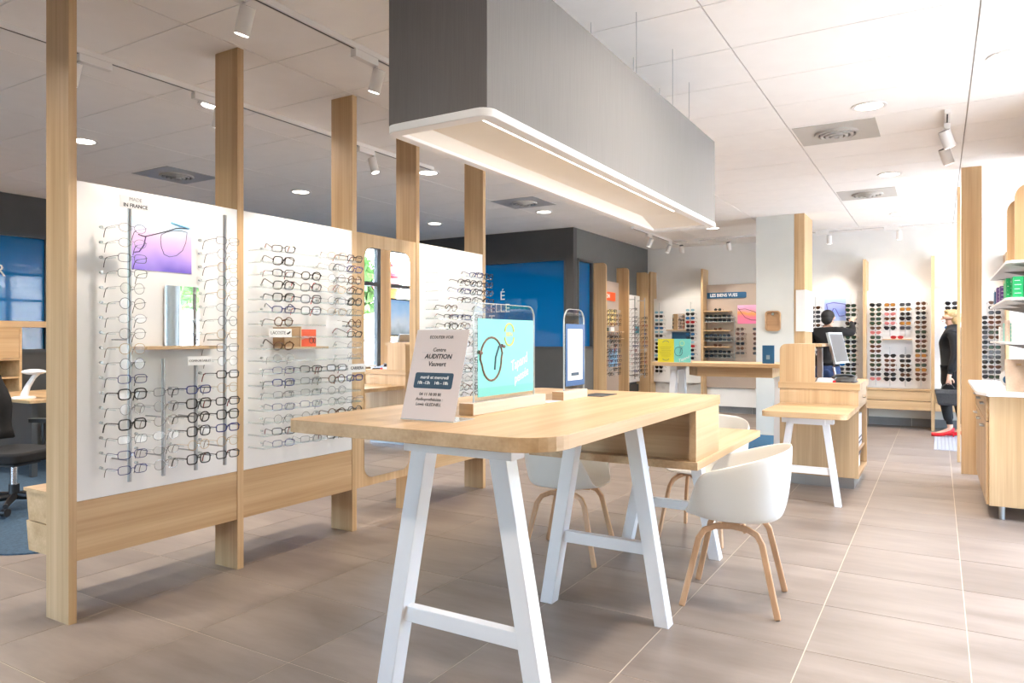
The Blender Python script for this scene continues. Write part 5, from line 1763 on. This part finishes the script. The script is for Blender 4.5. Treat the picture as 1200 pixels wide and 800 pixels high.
for s, dx in ((-1, -.06), (1, .10)):
    sh = MB()
    prof = [(dx + .09, .10, .034), (dx + .04, .062, .040), (dx - .02, .035, .042), (dx - .08, .026, .043), (dx - .13, .022, .036), (dx - .175, .018, .014)]
    vs = []
    for x, z, w_ in prof:
        vs += [(x, s * .075 - w_, z - .018), (x, s * .075 + w_, z - .018), (x, s * .075 + w_ * .95, z + .028), (x, s * .075 - w_ * .95, z + .028)]
    fs = [(i * 4 + q, i * 4 + (q + 1) % 4, i * 4 + 4 + (q + 1) % 4, i * 4 + 4 + q) for i in range(5) for q in range(4)] + [(3, 2, 1, 0), (20, 21, 22, 23)]
    o = sh.add(vs, fs).build('shoe', redshoe, wm, 'all', local=True)
    MB().cyl((dx + .075, s * .075, .095), (dx + .08, s * .075, 0), .016, 10, r1=.007).build('heel', redshoe, o, True, local=True)
hb = MB()
hb.ball((.012, 0, 1.640), .096, .092, .074, 16, 10)
hb.ball((.045, 0, 1.575), .068, .086, .085, 14, 8)
hb.ball((-.045, 0, 1.682), .045, .068, .030, 12, 6)
hb.build('hair', blonde, wm, 'all', local=True)
t = thing('handbag', 'black woven handbag hanging from the hand of the blonde person', 'bag', (.11, 11.09, .44))
bx = .105
vs = []
for z, hx, hy in ((.44, .105, .055), (.47, .118, .065), (.60, .145, .06), (.65, .15, .045)):
    vs += [(bx - hx, 11.09 - hy, z), (bx + hx, 11.09 - hy, z), (bx + hx, 11.09 + hy, z), (bx - hx, 11.09 + hy, z)]
fs = [(i * 4 + q, i * 4 + (q + 1) % 4, i * 4 + 4 + (q + 1) % 4, i * 4 + 4 + q) for i in range(3) for q in range(4)] + [(3, 2, 1, 0), (12, 13, 14, 15)]
bagm = plain('bag_leather', (.02, .02, .022), .45, var=.5, scale=70)
MB().add(vs, fs).build('body', bagm, t, bevel=.012)
for dy in (-.03, .03):
    MB().tube([(bx - .08, 11.09 + dy, .645), (bx - .055, 11.09 + dy * .6, .70), (bx, 11.09, .728), (bx + .055, 11.09 + dy * .6, .70), (bx + .08, 11.09 + dy, .645)], .006, 6).build('handle', bagm, t, True)

# man in black, seen from behind, reaching up to the rods
mn = thing('person', 'person in black jumper and jeans seen from behind, reaching for sunglasses', 'person', (-1.395, 11.35, 0), -.15)
FM = (.25, 1, 0)
V = [(0, 0, .95, (.14, .12)), (0, .0, 1.09, (.125, .10)), (0, .0, 1.27, (.155, .11)), (0, -.01, 1.41, (.12, .085)), (0, 0, 1.485, .058), (0.01, .015, 1.53, .055)]
E = [(0, 1), (1, 2), (2, 3), (3, 4), (4, 5)]
head_graph(V, E, 5, (.01, .03, 1.622), FM, 1.0)
i = len(V)
V += [(.185, 0, 1.425, .056), (.31, .10, 1.40, .046), (.265, .27, 1.545, .034), (.245, .30, 1.575, .029)]
E += [(3, i), (i, i + 1), (i + 1, i + 2), (i + 2, i + 3)]
hand(V, E, i + 3, V[i + 3][:3], (.12, .75, .5), (1, 0, .1), .5)
i = len(V)
V += [(-.185, 0, 1.425, .056), (-.24, -.02, 1.15, .046), (-.20, .13, .95, .034), (-.195, .155, .92, .029)]
E += [(3, i), (i, i + 1), (i + 1, i + 2), (i + 2, i + 3)]
hand(V, E, i + 3, V[i + 3][:3], (.1, .5, -.6), (1, 0, 0), .8)
for s in (-1, 1):
    i = len(V)
    V += [(s * .09, 0, .88, .11), (s * .10, .01, .50, .07), (s * .105, -.01, .12, .046), (s * .105, -.02, .06, .04), (s * .11, .09, .04, (.03, .04)), (s * .115, .17, .032, (.022, .036))]
    E += [(0, i), (i, i + 1), (i + 1, i + 2), (i + 2, i + 3), (i + 3, i + 4), (i + 4, i + 5)]
skin_mesh('body', V, E, 0, [skin, blackcloth, jeans], mn, lambda p: 0 if p.z > 1.47 and abs(p.x) < .12 or (p.x > .15 and p.y > .265 and p.z > 1.5) or (p.x < -.14 and p.y > .145 and p.z < .94) else 1 if p.z > .93 else 2)
face_bits(mn, (.01, .03, 1.622), FM)
V = [(0, 0, .90, (.155, .125)), (0, 0, .97, (.158, .125)), (0, .0, 1.10, (.145, .118)), (0, .0, 1.27, (.175, .125)), (0, -.01, 1.40, (.145, .10)), (0, -.005, 1.475, (.082, .08)), (0, 0, 1.51, (.07, .07))]
E = [(k, k + 1) for k in range(6)]
i = len(V)
V += [(.185, 0, 1.425, .072), (.315, .10, 1.40, .062), (.27, .255, 1.53, .045)]
E += [(4, i), (i, i + 1), (i + 1, i + 2)]
i = len(V)
V += [(-.185, 0, 1.425, .072), (-.245, -.02, 1.15, .060), (-.205, .12, .965, .045)]
E += [(4, i), (i, i + 1), (i + 1, i + 2)]
skin_mesh('jumper', V, E, 2, [blackcloth], mn)
V, E = [(0, 0, .90, (.145, .12)), (0, 0, 1.0, (.14, .115))], [(0, 1)]
for s in (-1, 1):
    i = len(V)
    V += [(s * .09, 0, .84, .118), (s * .10, .01, .50, .085), (s * .105, -.01, .10, .068)]
    E += [(0, i), (i, i + 1), (i + 1, i + 2)]
skin_mesh('jeans', V, E, 0, [jeans], mn)
for s in (-1, 1):
    MB().prism(rrect(s * .11 - .045, s * .11 + .045, -.07, .21, .04), 2, 0, .075).build('shoe', black, mn, True, bevel=.02, local=True)
hb = MB()
hb.ball((.0, .0, 1.655), .093, .102, .092, 16, 10)
hb.ball((.0, -.045, 1.60), .080, .062, .075, 14, 8)
hb.build('hair', darkhair, mn, 'all', local=True)

# ------------------------------------------------------------------ outside, seen in the mirrors
struct(MB().box(XR + .15, 40, -25, 40, -.12, -.02).build('ground', pavement))
t = thing('ice_cream_model', 'giant striped ice cream cone model outside the shop window', 'advertising model', (3.1, 11.6, 0))
MB().lathe([(.05, 1.55), (.11, 1.75), (.17, 2.0), (.22, 2.32), (.24, 2.36)], 20, (3.1, 11.6, 0)).build('cone', plain('waffle', (.62, .35, .08), .6, var=.2), t, True)
for k, (r, z, m) in enumerate(((.30, 2.36, redshoe), (.30, 2.46, paper), (.27, 2.58, redshoe), (.22, 2.70, paper), (.15, 2.82, redshoe))):
    MB().lathe([(r * .9, 0), (r, .04), (r * .95, .09), (r * .75, .12)], 20, (3.1, 11.6, z)).build('swirl', m, t, True)
MB().cyl((3.1, 11.6, -.02), (3.1, 11.6, 1.6), .05, 12).build('pole', steel, t, True)
t = thing('window_screen', 'large light blue advertising screen hung inside the shop window', 'screen', (1.66, 10.35, 1.4))
MB().box(1.68, 1.73, 9.93, 10.95, 1.36, 2.06).build('casing', black, t)
MB().box(1.674, 1.679, 9.96, 10.92, 1.39, 2.03).build('picture', gradient('sky_picture', [(0, (.25, .33, .40)), (.3, (.55, .65, .75)), (.6, (.35, .55, .80)), (1, (.18, .40, .72))], 2, 0, .63), t)
for k, (x, y, h, r) in enumerate(((5.8, 13.5, 4.0, .85), (12, 17, 6.5, 2.2), (7.5, 9.5, 4.2, 1.1), (11, 8, 6, 2.0), (8, 3.5, 5, 1.6), (14, 12.5, 7, 2.4))):
    t = thing('street_tree', ('green street tree outside the windows, by the parked car', 'tall green street tree far outside the windows', 'young slim street tree near the shop windows', 'wide green street tree behind the young one',
                              'green street tree outside the front windows', 'tallest green street tree, across the road')[k], 'tree', (x, y, -.02), 0, 'street trees outside')
    MB().tube([(0, 0, 0), (.05, 0, h * .3), (0, .05, h * .6)], [.14, .11, .07], 10).build('trunk', brown_wood, t, True, local=True)
    rr = random.Random(k)
    cm = MB()
    for q in range(260):
        a, zz, rad = rr.uniform(0, 2 * PI), rr.uniform(-1, 1), r * rr.random() ** .4
        sx = math.sqrt(1 - zz * zz)
        p = Vector((rad * sx * math.cos(a), rad * sx * math.sin(a), h * .68 + rad * zz * .9))
        u1 = Vector((rr.uniform(-1, 1), rr.uniform(-1, 1), rr.uniform(-1, 1))).normalized() * .22
        u2 = u1.cross(Vector((rr.uniform(-1, 1), rr.uniform(-1, 1), .4))).normalized() * .16
        cm.add([p - u1, p + u2, p + u1, p - u2], [(0, 1, 2, 3)])
    o = cm.build('foliage', leaf, t, local=True)
    o['kind'] = 'stuff'
t = thing('parked_car', 'grey blue car parked outside the windows', 'car', (7.6, 16.0, -.02), .9)
MB().prism([(-2.0, .25), (2.0, .25), (2.05, .62), (1.3, .80), (.75, 1.32), (-.9, 1.36), (-1.7, .85), (-2.05, .75)], 1, -.8, .8).build('car_body', carpaint, t, bevel=.06, local=True)
for s in (-1, 1):
    MB().prism([(1.15, .82), (.70, 1.26), (-.85, 1.30), (-1.45, .86)], 1, s * .805, s * .80).build('side_window', black, t, local=True)
    for x in (-1.25, 1.3):
        MB().cyl((x, s * .62, .31), (x, s * .82, .31), .31, 20).build('wheel', black, t, True, local=True)
t = thing('louvred_building', 'pale building with louvred windows across the road', 'building', (19, 6, -.02))
MB().box(18, 22, -8, 26, -.02, 9).build('facade', wall_white, t)
for k in range(9):
    y = -6.5 + 3.5 * k
    for z in (1.0, 4.4):
        f = MB().box(17.93, 17.99, y, y + 1.8, z, z + 2.4).build('window_frame', dark_frame, t)
        lv = MB()
        for q in range(14):
            lv.box(17.88, 17.93, y + .08, y + 1.72, z + .1 + .16 * q, z + .2 + .16 * q)
        lv.build('louvre', plain('louvre_paint%d%d' % (k, int(z)), (.45, .55, .62), .5), f)
